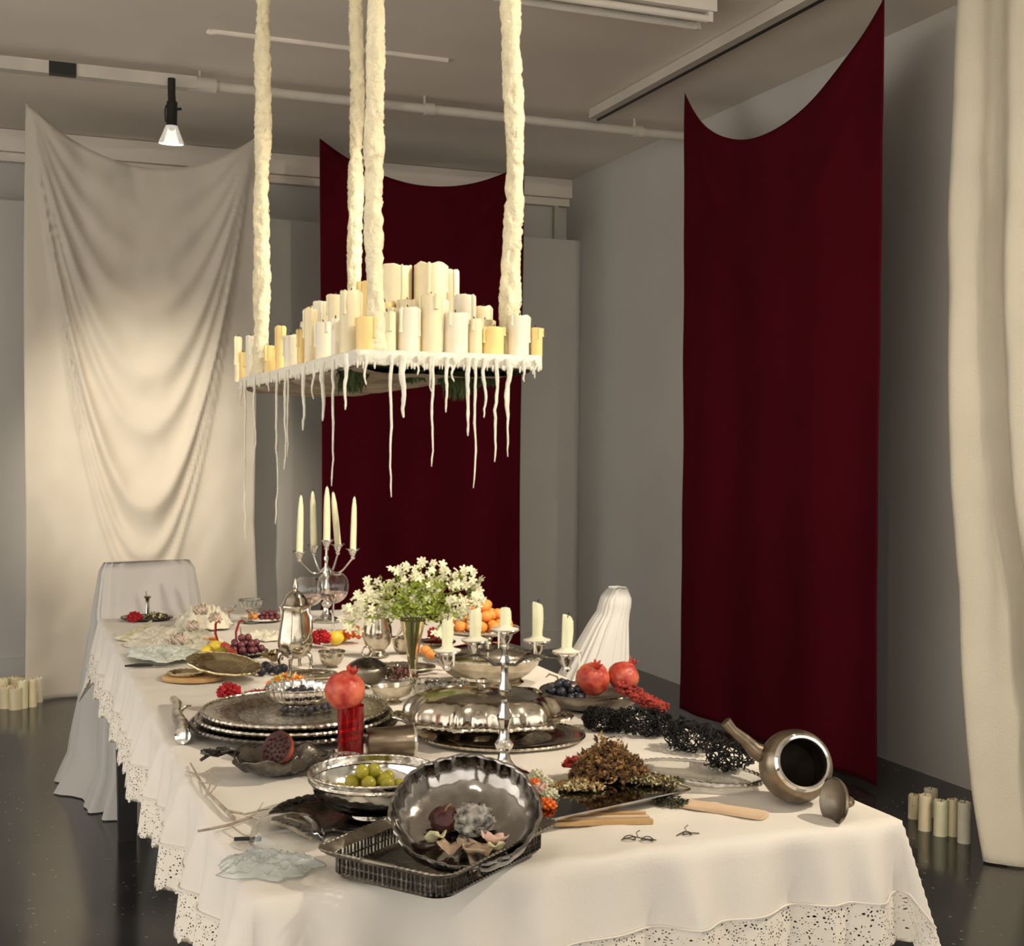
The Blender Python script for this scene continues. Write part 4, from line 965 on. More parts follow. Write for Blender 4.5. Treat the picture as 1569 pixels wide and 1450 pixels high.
for _ in range(620):
    a = rnd(0, 2 * PI); d = math.sqrt(random.random()); q = Vector((.085 * d * math.cos(a) + .01, .06 * d * math.sin(a), VH - .055 + .012 + rnd(0, .09)))
    leaf_at(leaves, fmx @ q, Vector((rnd(-1, 1), rnd(-1, 1), rnd(-.2, 1))), rnd(.010, .022))
stems.build('stems', M['greenstem'], fbq, ang=None); tag(leaves.build('leaves', M['leaf'], fbq, ang=None), kind='stuff')

# ------------------------------------------------------------------ coffee pot, pitcher, sugar pot
cp = T(452, 1026); ct = thing('coffee_pot', 'tall silver coffee pot on four feet with a domed lid and finial', 'coffee pot', cp, (0, 0, RY - .9)); ct.scale = (1.06,) * 3
G = lambda th, i, r, z: (r * (1 + .02 * math.cos(8 * th)), z)
MB().lathe([(0, .032), (.022, .033), (.040, .045), (.047, .065), (.048, .08), (.044, .11), (.038, .145), (.036, .168), (.038, .174), (.034, .174), (.032, .165), (.03, .12), (0, .1)], 40, mod=G).build('body', M['silver'], ct)
ld = MB().lathe([(.0395, .174), (.0395, .178), (.034, .182), (.030, .196), (.020, .210), (.008, .217), (.0, .217)], 36, mod=G).build('lid', M['silver'], ct)
MB().lathe([(.006, .215), (.004, .222), (.008, .228), (.005, .236), (.002, .250), (0, .256)], 16).build('finial', M['silver'], ld)
for k in range(4):
    a = PI / 4 + k * PI / 2; c, s = math.cos(a), math.sin(a)
    MB().tube([(.030 * c, .030 * s, .046), (.042 * c, .042 * s, .040), (.046 * c, .046 * s, .024), (.043 * c, .043 * s, .010), (.050 * c, .050 * s, .003)], [.008, .007, .005, .004, .006], 8).build('foot', M['silver'], ct)
MB().tube([(-.04, 0, .07), (-.062, 0, .09), (-.066, 0, .13), (-.078, 0, .160), (-.082, 0, .164)], [.012, .010, .007, .005, .006], 10).build('spout', M['silver'], ct)
MB().tube([(.036, .0, .16), (.058, .006, .170), (.074, .008, .15), (.076, .008, .12), (.064, .006, .09), (.046, .0, .075)], .0045, 8).build('handle', M['silver'], ct)
pp = T(578, 1006); pt = thing('silver_pitcher', 'silver water pitcher standing left of the flower vase', 'pitcher', pp, (0, 0, RY))
MB().lathe([(0, 0), (.034, 0), (.036, .004), (.026, .012), (.024, .02), (.040, .04), (.047, .065), (.044, .09), (.036, .115), (.036, .13), (.042, .146), (.045, .15), (.042, .15), (.034, .13), (.03, .1), (0, .05)], 40,
          mod=lambda th, i, r, z: (r * (1 + (.22 * max(0, math.cos(th - PI)) ** 6 if z > .125 else 0)), z + (.010 * max(0, math.cos(th - PI)) ** 6 if z > .125 else 0))).build('body', M['silver'], pt)
MB().tube([(.040, 0, .142), (.066, 0, .148), (.082, 0, .125), (.078, 0, .09), (.060, 0, .06), (.046, 0, .055)], [.005, .005, .0055, .005, .0045, .004], 10).build('handle', M['silver'], pt)
sg = T(562, 1052); sgt = thing('sugar_pot', 'squat tarnished pot with a ring handle on its lid', 'pot', sg, (0, 0, RY))
MB().lathe([(0, 0), (.030, 0), (.031, .004), (.028, .007), (.046, .02), (.055, .038), (.054, .050), (.050, .056), (.046, .055), (.02, .04), (0, .04)], 40, mod=G).build('body', M['pewter'], sgt)
lid_ = MB().lathe([(.052, .054), (.053, .058), (.046, .064), (.028, .074), (.010, .079), (0, .08)], 40).build('lid', M['darksilver'], sgt)
MB().tube([(.014 * math.cos(a), 0, .094 + .015 * math.sin(a)) for a in [k / 24 * 2 * PI for k in range(24)]], .0025, 8, closed=True).build('ring', M['silver'], lid_)
MB().tube([(.05, 0, .048), (.068, 0, .052), (.074, 0, .036), (.064, 0, .02), (.048, 0, .022)], .004, 8).build('handle', M['darksilver'], sgt)
# tray under the coffee set
plate('serving_tray', 'oval silver tray behind the squat pot under dark dried petals', T(592, 1030) + Vector((.05, .02, 0)), .10, M['engraved'], .010, 'tray', sx=1.0, sy=.7, rot=(0, 0, RY))

# ------------------------------------------------------------------ tureen, mandarins, pomegranates
tp = T(748, 1046); tt = thing('silver_tureen', 'broad low silver tureen between the vase and the near candelabrum', 'tureen', tp, (0, 0, RY))
sc = MX(sc=(1.12, .82, 1))
MB().lathe([(0, 0), (.085, 0), (.09, .004), (.08, .012), (.105, .03), (.124, .052), (.128, .066), (.132, .070), (.130, .073), (.12, .072)], 64, sc).build('body', M['silver'], tt)
MB().lathe([(.131, .072), (.126, .080), (.10, .094), (.06, .106), (.02, .110), (0, .111)], 64, sc).build('lid', M['silver'], tt)
beads(tt, .132, .071, M['engraved'], 50, .004, 1.12, .82)
MB().lathe([(.014, .110), (.008, .116), (.013, .124), (.006, .130), (0, .131)], 20).build('knob', M['silver'], tt)
op = T(733, 1012); oc = thing('footed_dish', 'footed silver dish piled with mandarins behind the tureen', 'footed dish', op)
MB().lathe([(0, 0), (.05, 0), (.052, .004), (.03, .012), (.012, .025), (.010, .05), (.016, .065), (.05, .076), (.10, .086), (.125, .098), (.127, .10), (.122, .1), (.09, .09), (.0, .082)], 56).build('body', M['silver'], oc)
beads(oc, .125, .1, M['silver'], 48, .004)
om = MB().ball((0, 0, 0), 1, 16, 10, (1, 1, .88)).build('mandarin', M['orange']); ome = om.data; bpy.data.objects.remove(om)
pl = pile(26, .098, .098, .0185, 3)
pl.sort(key=lambda q: (Matrix.Rotation(-RY, 3, 'Z') @ q).x); cnt = {}
for q in pl:
    lay = 'bottom' if q.z < .03 else ('middle' if q.z < .06 else 'top'); cnt[lay] = cnt.get(lay, 0) + 1
    o = obj('mandarin', ome, M['orange'], None, op + q + Vector((0, 0, .093)), (rnd(0, .5), rnd(0, .5), rnd(0, 6)), scale=.0185)
    tag(o, f"small mandarin on the footed dish, {ORD[cnt[lay] - 1]} from the left in its {lay} layer", 'fruit', 'mandarins on the footed dish')
bp = T(905, 1085); pb = bowl('fruit_bowl', 'wide dark silver bowl of pomegranates and black grapes at the right table edge', bp, .128, .045, M['pewter'], foot=.5, rot=(0, 0, RY), rim=M['darksilver'])
pomegranate('left of the two pomegranates in the wide dark bowl', bp + Vector((0, .0, .074)) + R0 * .005, .043, (.5, -.4, .5), 12)
pomegranate('right of the two pomegranates in the wide dark bowl', bp + Vector((.0, .02, .077)) + R0 * .091, .040, (.2, .5, 0), 21)
bunch('black grapes in front of the pomegranates in the wide dark bowl', bp + Vector((-.02, -.02, .022)) - R0 * .062, pile(26, .062, .05, .0115, 3), .0115, M['blackgrape'], 'bg2', [(0, 0, .03), (-.01, .01, .06), (-.035, .0, .07), (-.045, .0, .062)])
mb = MB()
for _ in range(420):
    t_ = random.random(); c = Vector((lerp(.0, .12, t_), rnd(-.022, .022), .03 + .05 * (1 - t_) + rnd(-.012, .012))); s = rnd(.004, .008)
    mb.ball(c, s, 5, 4, (1, 1, .7), .5, 4, _)
rn = tag(mb.build('dried_berries', M['driedred'], loc=T(985, 1106) - R0 * .05 + Vector((0, .02, .005)), rot=(0, 0, RY - .5), ang=None), 'heap of dried dark red berries right of the pomegranates', 'dried berries', kind='stuff')

# ------------------------------------------------------------------ black wire tangles
def tangle(name, label, loc, rx, ry, rz, n, rot, wr=.0016, seed=0, cr=.015):
    mb = MB(); random.seed(seed)
    for k in range(n):
        ax = Vector((rnd(-1, 1), rnd(-1, 1), rnd(-.8, 1))).normalized(); a = ax.orthogonal().normalized(); a = Matrix.Rotation(rnd(0, 6), 3, ax) @ a; b = ax.cross(a)
        c = Vector((ax.x * rx, ax.y * ry, ax.z * rz)) * rnd(.72, 1.0); q1, q2 = cr * rnd(.6, 1.2), cr * rnd(.5, 1.2); tl = Vector((rnd(-.6, .6), rnd(-.6, .6), rnd(-.6, .6)))
        pts = []
        for q in range(18):
            t_ = 2 * PI * q / 18; p = c + a * q1 * math.cos(t_) + b * q2 * math.sin(t_) + ax * (.4 * q1 * math.sin(2 * t_ + k)) + tl * q2 * math.cos(t_) * .5
            p.z = max(wr, p.z + rz); pts.append(p)
        mb.tube(pts, wr, 5, closed=True)
    return tag(mb.build(name, M['wire'], loc=loc, rot=rot, ang=None), label, 'wire tangle')
wt = T(1118, 1182)
tangle('wire_ball', 'open ball of black looped wire at the near end of the black tangle', wt, .052, .046, .032, 62, (0, 0, RY - .5), .0015, 3)
tangle('wire_ball', 'loose black wire tangle in the middle of the dark heap at the right edge', T(1058, 1150), .062, .046, .030, 85, (0, 0, RY - .5), .0014, 4)
tangle('wire_ball', 'dense black wire tangle beside the wide dark fruit bowl', T(985, 1125), .080, .055, .028, 170, (0, 0, RY - .5), .0014, 5, .012)
tangle('wire_ball', 'black wire tangle in front of the wide dark fruit bowl', T(922, 1118), .05, .04, .024, 90, (0, 0, RY - .5), .0014, 6, .012)
random.seed(11)

# ------------------------------------------------------------------ tipped teapot with its lid
tq = T(1238, 1238); tpz = math.radians(68)
te = thing('tipped_teapot', 'worn silver teapot tipped on its side with its dark mouth facing out', 'teapot', tq + Vector((0, .045, .066)), (tpz, 0, RY + .12))
MB().lathe([(0, -.062), (.03, -.062), (.034, -.058), (.04, -.05), (.06, -.03), (.0685, 0), (.066, .022), (.058, .038), (.052, .044), (.050, .050), (.044, .051), (.043, .044), (.05, .03), (.058, 0), (.05, -.03), (0, -.05)], 56).build('body', M['bronze'], te)
MB().lathe([(.0425, .0505), (.0425, .044), (.0485, .03), (.0565, 0), (.0485, -.03), (0, -.048)], 56).build('inside', M['potshade'], te)
MB().lathe([(.052, .044), (.0535, .048), (.049, .053), (.045, .052)], 56).build('mouth_rim', M['chrome'], te)
MB().tube([(-.045, .02, -.01), (-.075, .032, .0), (-.095, .050, .012), (-.118, .066, .020), (-.132, .082, .026)], [.02, .015, .011, .009, .010], 14).build('spout', M['bronze'], te)
lq = T(1278, 1256); li = thing('teapot_lid', 'domed teapot lid with a knob standing on edge before the tipped teapot', 'lid', lq + Vector((0, 0, .033)), (R0 * .85 + Fv * .32 + Vector((0, 0, -.12))).to_track_quat('Z', 'Y').to_euler())
MB().lathe([(.040, -.004), (.042, 0), (.040, .003), (.030, .010), (.016, .016), (.008, .018), (0, .018), ], 40).build('dome', M['bronze'], li)
MB().lathe([(.039, -.004), (.030, .004), (.012, .010), (0, .011)], 40).build('inside', M['pewter'], li)
MB().lathe([(.009, .017), (.006, .022), (.011, .030), (.008, .038), (0, .040)], 20).build('knob', M['bronze'], li)

# ------------------------------------------------------------------ mirror tray, glass platter, wood, dried flowers
A_, B_ = T(841, 1257, .775), T(1065, 1209, .775); an = math.atan2(B_.y - A_.y, B_.x - A_.x)
mtc = (A_ + B_) / 2 + Vector((-math.sin(an), math.cos(an), 0)) * .11
mt_ = thing('mirror_tray', 'dark mirrored rectangular tray with a bright lip under the dried flowers', 'tray', (mtc.x, mtc.y, TZ + .004), (0, 0, an))
hw2, hd2 = .172, .11
ringloft([(.006, rrect(hw2 - .02, hd2 - .02, .012)), (.012, rrect(hw2 - .006, hd2 - .006, .012)), (.018, rrect(hw2, hd2, .012)), (.020, rrect(hw2 - .001, hd2 - .001, .012)), (.014, rrect(hw2 - .010, hd2 - .010, .012)), (.012, rrect(hw2 - .016, hd2 - .016, .012))], True, False).build('base', M['chrome'], mt_)
MB().box((0, 0, .0105), (hw2 * 2 - .03, hd2 * 2 - .03, .004)).build('mirror', M['mirror'], mt_, smooth=False)
for i in (-1, 1):
    for j in (-1, 1): MB().lathe([(0, -.004), (.008, -.004), (.006, .004), (.008, .0075), (0, .0075)], 12, Matrix.Translation((i * (hw2 - .04), j * (hd2 - .04), 0))).build('foot', M['silver'], mt_)
gp = T(1072, 1197); gpt = thing('glass_platter', 'clear oval glass platter with a silver rope rim beside the tipped teapot', 'platter', gp + Vector((0, 0, .001)), (0, 0, RY - .62))
MB().lathe([(0, .0), (.08, .0), (.106, .008), (.132, .014), (.134, .016), (.130, .016), (.105, .0105), (.078, .003), (0, .003)], 64, MX(sc=(1, .6, 1))).build('dish', M['glass'], gpt)
beads(gpt, .133, .016, M['chrome'], 46, .0045, 1, .6, 'rope_rim')
for k in range(3):
    q = T(925, 1264 - k * 6.5); o = MB().box((0, 0, .0035 + .0), (.175 - k * .012, .012, .007)).build('wooden_stick', M['wood2' if k % 2 else 'wood'], smooth=False, loc=q + Vector((0, 0, .0005)), rot=(0, 0, RY + .12 - k * .04))
    tag(o, ['nearest', 'middle', 'farthest'][k] + ' of three flat wooden sticks before the mirror tray', 'stick', 'wooden sticks before the mirror tray')
q = T(1105, 1243); mb = ringloft([(0, rrect(.085, .022, .010)), (.006, rrect(.085, .022, .010))], True, True)
tag(mb.build('wooden_board', M['wood2'], loc=q + Vector((0, 0, .0008)), rot=(0, 0, RY - .52)), 'thin pale wooden board lying right of the mirror tray', 'board')
def dried(name, label, loc, rx, ry, hz, n, mats, rotz=0, s0=.0035, s1=.0075, ns=26):
    t = thing(name, label, 'dried flowers', loc, (0, 0, rotz))
    for j, mm in enumerate(mats):
        mb = MB()
        for k in range(n // len(mats)):
            a = rnd(0, 2 * PI); d = math.sqrt(random.random()); z = hz * (1 - d ** 3.5) * (.75 + .5 * nz((math.cos(a) * d * 2.5, math.sin(a) * d * 2.5, n))) * random.random() ** .6 + .004
            c_ = Vector((rx * d * math.cos(a), ry * d * math.sin(a), z))
            if k % 3 == 0: mb.ball(c_, rnd(s0, s1) * .8, 5, 4, (1, 1, .8), .7, 5, k)
            else:
                leaf_at(mb, c_, Vector((rnd(-1, 1), rnd(-1, 1), rnd(-.1, 1))), rnd(s0, s1) * 2.2); leaf_at(mb, c_, Vector((rnd(-1, 1), rnd(-1, 1), rnd(-.1, 1))), rnd(s0, s1) * 2.2)
        tag(mb.build('florets', M[mm], t, ang=None), kind='stuff')
    mb = MB()
    for k in range(ns):
        a = rnd(0, 2 * PI); d = rnd(.2, 1.15); p1 = Vector((rx * d * math.cos(a), ry * d * math.sin(a), hz * rnd(.3, 1.1) * max(.15, 1 - d * d * .7)))
        mb.tube([Vector((rnd(-.02, .02), rnd(-.02, .02), .004)), p1 * .5 + Vector((0, 0, .01)), p1], [.001, .0009, .0006], 4)
    mb.build('stems', M['stem'], t, ang=None)
    return t
mz = TZ + .004 + .0125
dried('dried_bouquet', 'brown and ochre dried flower heap at the back of the mirror tray', T(932, 1192, mz), .074, .055, .075, 1300, ['dried', 'dried2', 'dried', 'dried2'], RY, ns=40)
dried('dried_bouquet', 'dark red dried petals left of the brown flower heap', T(886, 1178, mz), .032, .022, .02, 160, ['driedred', 'driedred', 'redpetal'], RY)
dried('dried_bouquet', 'pale seed heads scattered on the left of the mirror tray', T(885, 1210, mz), .05, .03, .014, 300, ['paleseed', 'dried2'], RY, .0025, .005)
dried('dried_bouquet', 'wiry dry sprigs spread over the right of the mirror tray', T(1000, 1202, mz), .062, .03, .014, 260, ['dried', 'paleseed', 'moss'], RY, .002, .0045, 60)
dried('dried_bouquet', 'black crumbled foliage under the front right of the mirror tray', T(1030, 1236), .03, .018, .014, 160, ['moss', 'blackgrape'], RY, .002, .005)
fx = [(822, 1192, .015, 'petal', 'cream'), (836, 1203, .014, 'petal', 'cream'), (829, 1216, .017, 'pinkpetal', 'blush'), (842, 1222, .016, 'petal', 'cream'), (838, 1238, .016, 'ruffle', 'orange'), (818, 1205, .013, 'ruffle', 'orange')]
for k, (px, py, r_, mm, cn) in enumerate(fx):
    petal_ball('dried_rose', f"small {cn} dried bloom by the fluted bowl rim, {ORD[k]} counting towards the viewer", 'flower', T(px, py, mz if k in (1, 2, 3, 4) else mz) , r_, M[mm], 34, .7, 'dried blooms by the fluted bowl')
# small wire ornaments on the cloth
def wirebit(label, loc, s, rz, n):
    t = thing('wire_ornament', label, 'ornament', loc, (0, 0, rz), 'wire ornaments on the near cloth')
    for k in range(n):
        x = (k - (n - 1) / 2) * .03 * s
        MB().tube([(x + .010 * s * math.cos(a), .010 * s * math.sin(a), .0015 + .003 * math.sin(a) ** 2) for a in [q / 16 * 2 * PI for q in range(16)]], .0011, 5, closed=True).build('loop', M['darksilver'], t)
    MB().tube([(-.028 * s, -.006, .0012), (-.008 * s, .002, .005), (.01 * s, -.002, .004), (.03 * s, .004, .0012)], .0011, 5).build('bar', M['darksilver'], t)
    MB().tube([(0, 0, .004), (-.004, .003, .012), (.002, .004, .016)], .001, 5).build('prong', M['darksilver'], t)
wirebit('larger bent wire ornament with two loops on the near cloth', T(978, 1288), 1, RY - .2, 2)
wirebit('smaller bent wire ornament with one loop on the near cloth', T(1053, 1280), .72, RY + .1, 1)

# ------------------------------------------------------------------ left front: branch, film, stick
br = thing('bare_branch', 'pale bare branching twig lying on the left front of the cloth', 'branch', (0, 0, 0))
def bt(pp, r0, r1, nm='twig'):
    pts = [T(x, y, TZ + .004 + h_) for x, y, h_ in pp]; n = len(pts); MB().tube(pts, [lerp(r0, r1, k / (n - 1)) for k in range(n)], 6).build(nm, M['twig'], br)
bt([(292, 1170, 0), (306, 1195, .004), (318, 1214, .002), (336, 1232, .004), (358, 1254, .002)], .002, .0042, 'main_stem')
bt([(303, 1274, 0), (325, 1270, .002), (352, 1264, .004), (385, 1252, .006), (420, 1260, .008), (450, 1270, .006), (475, 1285, .004)], .0022, .0035, 'main_stem')
bt([(318, 1214, .002), (324, 1196, .010), (325, 1181, .012)], .002, .001); bt([(321, 1218, .002), (332, 1204, .008), (337, 1195, .01)], .0018, .0009)
bt([(345, 1242, .003), (375, 1248, .008), (395, 1243, .012), (412, 1240, .012)], .0025, .001); bt([(385, 1252, .006), (397, 1240, .014), (403, 1230, .018)], .0018, .0009); bt([(306, 1195, .004), (294, 1184, .006), (284, 1182, .004)], .0015, .0008)
bt([(410, 1256, .006), (436, 1252, .010), (470, 1262, .012)], .002, .001); bt([(352, 1264, .004), (370, 1278, .004), (395, 1290, .003)], .0018, .0009)
st_ = T(380, 1292); tag(MB().box((0, 0, .003), (.045, .006, .005)).build('black_stick', M['black'], smooth=False, loc=st_ + Vector((0, 0, .004)), rot=(0, .0, RY + .10)), 'short flat black stick on the clear film', 'stick')
def filmfn(sd, rx, ry, hh, fq):
    def f(u, v):
        th = 2 * PI * u; k = v * (1 + .35 * nz((math.cos(th) * 2, math.sin(th) * 2, sd)) + .12 * nz((math.cos(th) * 6, math.sin(th) * 6, sd)))
        x, y = rx * k * math.cos(th), ry * k * math.sin(th)
        r1 = 1 - 2 * abs(nz((x * fq, y * fq, sd))); r2 = 1 - 2 * abs(nz((x * fq * 2.1, y * fq * 2.1, sd + 3)))
        return Vector((x, y, .0015 + max(0, hh * (.45 * r1 + .3 * r2) * (1 - v ** 4) + .3 * hh * (1 - v * v))))
    return f
tag(MB().grid(filmfn(2, .078, .06, .022, 38), 120, 50, closed=True).build('clear_film', M['film'], ang=None, solid=.0012, loc=T(412, 1330), rot=(0, 0, RY)), 'crumpled clear film lying left of the openwork tray', 'plastic film')
gd = T(440, 1290); gt = thing('glass_dome', 'overturned clear glass dish with engraved sides on the left front', 'glass dish', gd, (0, 0, RY))
MB().lathe([(.062, 0), (.063, .003), (.060, .018), (.050, .034), (.03, .044), (.0, .047), (0, .0455), (.029, .042), (.048, .032), (.058, .017), (.061, .002)], 56, mod=lambda th, i, r, z: (r * (1 + .01 * math.cos(24 * th)), z)).build('body', M['glass'], gt)

# ------------------------------------------------------------------ left: silver horn, platter, board, knife
hn = thing('silver_horn', 'lumpy cast silver handle lying at the left before the wooden board', 'silver handle', T(278, 1098), (0, 0, 0))
o0 = T(278, 1098); P_ = [T(266, 1072, TZ + .012), T(272, 1080, TZ + .022), T(272, 1098, TZ + .022), T(280, 1112, TZ + .020), T(280, 1128, TZ + .018)]
pp_ = [Vector(a) - o0 for a in P_]; dense = []
for a, b in zip(pp_, pp_[1:]): dense += [a.lerp(b, k / 6) for k in range(6)]
dense.append(pp_[-1]); MB().tube(dense, [(.010 + .007 * (k / 24)) * (1 + .25 * nz((k * .6, 3, 1))) for k in range(len(dense))], 14).build('shaft', M['engraved'], hn)
MB().lathe([(.0165, 0), (.018, .003), (.017, .006), (.010, .004), (0, .003)], 20, MX(pp_[-1], (math.radians(80), 0, RY * .5))).build('end_ring', M['chrome'], hn)
MB().tube([dense[10], dense[10] + R0 * .02 + Vector((0, 0, .014)), dense[10] + R0 * .034 + Vector((0, .02, .012))], [.006, .004, .002], 8).build('thorn', M['engraved'], hn)
wb = T(296, 1041); mb = MB().lathe([(0, 0), (.084, 0), (.086, .003), (.085, .010), (.082, .012), (0, .012)], 40, MX(sc=(1, .8, 1)))
tag(mb.build('wooden_round', M['wood'], loc=wb, rot=(0, 0, RY)), 'round wooden board under the leaning oval platter', 'board')
plate('oval_platter', 'oval gilt silver platter leaning on the round wooden board', T(342, 1034, TZ + .012) + Vector((0, 0, .022)), .098, M['brass'], .010, 'platter', rot=(math.radians(13), math.radians(8), RY), sx=1.05, sy=.74, lob=lambda t_: 1 + .02 * math.cos(12 * t_))
plate('small_gilt_plate', 'small gilt plate edge showing on the round wooden board', wb + Vector((0, 0, .0125)) - R0 * .02, .05, M['brass'], .006, 'plate', rot=(0, 0, RY))
kn = thing('black_knife', 'black handled knife lying on the cloth at the left', 'knife', T(228, 1023), (0, 0, RY + .28))
MB().tube([(-.068, 0, .007), (-.03, 0, .008), (.0, 0, .007), (.012, 0, .006)], [.004, .008, .007, .005], 8, flat=(1, .7)).build('handle', M['black'], kn)
MB().tube([(.012, 0, .006), (.05, 0, .004), (.09, .004, .003)], [.007, .006, .001], 6, flat=(1, .15)).build('blade', M['chrome'], kn)
def fruit(name, label, px, py, r, m, cat='fruit', sc=(1, 1, 1), amp=.06, z=TZ, group=None, stalk=True, seed=0):
    t = thing(name, label, cat, T(px, py, z) + Vector((0, 0, r * sc[2] * .97)), (0, 0, rnd(0, 6)), group)
    MB().ball((0, 0, 0), r, 18, 12, sc, amp, 2, seed or px).build('skin', m, t)
    if stalk: MB().tube([(0, 0, r * sc[2] * .9), (.001, .001, r * sc[2] * 1.15)], .0014, 5).build('stalk', M['stem'], t)
    return t
for k, (px, py) in enumerate([(388, 1034), (401, 1036), (413, 1032), (424, 1034), (434, 1031), (407, 1027)]):
    fruit('plum', f"small black plum right of the oval platter, {ORD[k]} of the row", px, py, .0135, M['blackgrape'], group='black plums', sc=(1, 1, .95))
petal_ball('red_bloom', 'bright red bloom on the left rim of the round trays', 'flower', T(352, 1066, stz - .002), .030, M['redpetal'], 60, .5, core=M['driedred'])
dried('pomegranate_seeds', 'scattered pomegranate seeds between the red bloom and the fluted bowl', T(398, 1066, stz), .035, .022, .010, 120, ['redpetal', 'driedred'], RY, .003, .0045, 4)
dried('yellow_petals', 'yellow and orange petals behind the bright fluted bowl', T(440, 1052, stz), .05, .028, .03, 220, ['lemon', 'ruffle', 'paleseed'], RY, .004, .008, 10)
sp2 = thing('serving_spoon', 'long pale silver serving spoon before the coffee pot', 'spoon', T(485, 1044, TZ + .02), (0, 0, RY + .22))
MB().tube([(-.07, 0, .012), (-.02, 0, .008), (.03, 0, .008), (.05, 0, .01)], [.003, .0026, .003, .005], 8).build('handle', M['brass'], sp2)
MB().ball((-.088, 0, .012), .018, 16, 8, (1.2, .8, .3)).build('spoon_bowl', M['brass'], sp2)
# ------------------------------------------------------------------ far left: gauze, plates, goblets
def heapfn(rx, ry, hh, sd, fq=22):
    def f(u, v):
        th = 2 * PI * u; k = v * (1 + .4 * nz((math.cos(th) * 2, math.sin(th) * 2, sd)) + .16 * nz((math.cos(th) * 7, math.sin(th) * 7, sd)))
        x, y = rx * k * math.cos(th), ry * k * math.sin(th); r_ = 1 - abs(nz((x * fq, y * fq * .6, sd))) * 2 - .6 * abs(nz((x * fq * 2.3, y * fq * 2, sd + 4)))
        return Vector((x, y, .004 + max(0, hh * (1 - v ** 2) + (.016 + hh * .3) * r_ * (1 - v ** 4) + .007 * nz((x * 60, y * 60, sd)))))
    return f
tag(MB().grid(heapfn(.155, .30, .018, 3), 90, 40, closed=True).build('gauze_cloth', M['gauze'], ang=None, solid=.001, loc=T(262, 985), rot=(0, 0, .1)), 'crumpled ivory lace gauze spread over the far left of the table', 'cloth')
tag(MB().grid(heapfn(.11, .14, .004, 8, 26), 70, 30, closed=True).build('gauze_cloth', M['gauzeb'], ang=None, solid=.001, loc=T(252, 1010) + Vector((0, 0, .012)), rot=(0, 0, .1)), 'blue white strip of gauze before the ivory lace heap', 'cloth')
tag(MB().grid(heapfn(.105, .10, .055, 5, 24), 70, 30, closed=True).build('gauze_bundle', M['gauze'], ang=None, solid=.001, loc=T(312, 962), rot=(0, 0, .1)), 'rounded ivory gauze bundle near the far left corner', 'cloth')
for k, (px, py, z, r_) in enumerate([(308, 938, .085, .024), (330, 950, .06, .022), (272, 984, .03, .026), (296, 962, .05, .02)]):
    petal_ball('blush_bloom', f"pale blush bloom on the ivory gauze, {['topmost', 'right hand', 'lowest', 'left hand'][k]} of four", 'flower', PZ(px, py, TZ + z), r_, M['palepink'], 40, .8, 'blush blooms on the gauze')
plate('dark_plate', 'dark plate with red fruit at the far left corner', T(225, 950) , .085, M['darksilver'], .010, rot=(0, 0, RY), sx=1.1, sy=.9)
petal_ball('red_fruit_cluster', 'cluster of crimson fruit on the dark corner plate', 'fruit', T(206, 950, TZ + .010), .028, M['redpetal'], 50, .5)
dried('leaf_scraps', 'dark leafy scraps on the dark corner plate', T(240, 948, TZ + .01), .045, .03, .02, 120, ['dried', 'paleseed', 'moss'], RY)
bd = thing('silver_bud_vase', 'tiny silver bud vase standing on the dark corner plate', 'vase', T(226, 945, TZ + .008), (0, 0, 0))
MB().lathe([(0, 0), (.016, 0), (.018, .003), (.008, .010), (.006, .05), (.008, .066), (.015, .075), (.013, .076), (.005, .062), (0, .05)], 20).build('body', M['chrome'], bd)
MB().tube([(0, 0, .06), (-.006, 0, .09), (-.004, 0, .095)], .002, 6).build('stalk', M['stem'], bd)
st2 = thing('pale_stick', 'thin pale stick slanting across the far left gauze', 'stick', (0, 0, 0))
MB().tube([T(184, 980, TZ + .012), T(205, 968, TZ + .03), T(232, 952, TZ + .035)], .0035, 6).build('shaft', M['paleseed'], st2)
def goblet(name, label, loc, r, h, m, end=.5, liquid=None, cat='glass'):
    """bowl is part of a sphere of radius r cut at polar angle end * pi; h is the stem height"""
    t = thing(name, label, cat, loc); N = 10
    arc = [(r * math.sin(end * PI * q / N), h + r * (1 - math.cos(end * PI * q / N)) * 1.08) for q in range(1, N + 1)]
    prof = [(0, 0), (r * .7, 0), (r * .72, .002), (r * .2, .006), (.0045, .014), (.004, h - .006), (.006, h)] + arc
    MB().lathe(prof + [(max(.001, a - .0016), b + (.0008 if k else 0)) for k, (a, b) in enumerate(reversed(arc))] + [(0, h + .003)], 32).build('glass_body', m, t)
    if liquid: MB().lathe([(0, h + .004)] + [(max(.002, a - .0022), b + .001) for a, b in arc[:5]] + [(0, arc[4][1] + .001)], 28).build('drink', liquid, t)
    return t
goblet('balloon_goblet', 'left balloon glass with rose wine before the far candelabrum', T(474, 976), .052, .105, M['glass'], .76, M['glasspink'])
goblet('balloon_goblet', 'right balloon glass with rose wine before the far candelabrum', T(510, 974), .055, .110, M['glass'], .76, M['glasspink'])
goblet('wine_glass', 'small rose tinted wine glass right of the balloon glasses', T(537, 968), .032, .055, M['glasspink'], .5)
goblet('amber_goblet', 'amber filled goblet at the far edge beside the gauze bundle', T(352, 958), .024, .045, M['glass'], .52, M['glassamber'])
bowl('crystal_bowl', 'clear crystal bowl on the far edge right of the amber goblet', T(384, 955) + Vector((0, 0, .045)), .043, .04, M['glass'], lob=lambda t_: .03 * math.cos(16 * t_), foot=.4, nb=16)
tag(MB().lathe([(0, 0), (.03, 0), (.031, .003), (.010, .01), (.009, .038), (.02, .0445), (0, .0445)], 24).build('crystal_stand', M['glass'], loc=T(384, 955)), 'clear stand beneath the crystal bowl', 'stand')
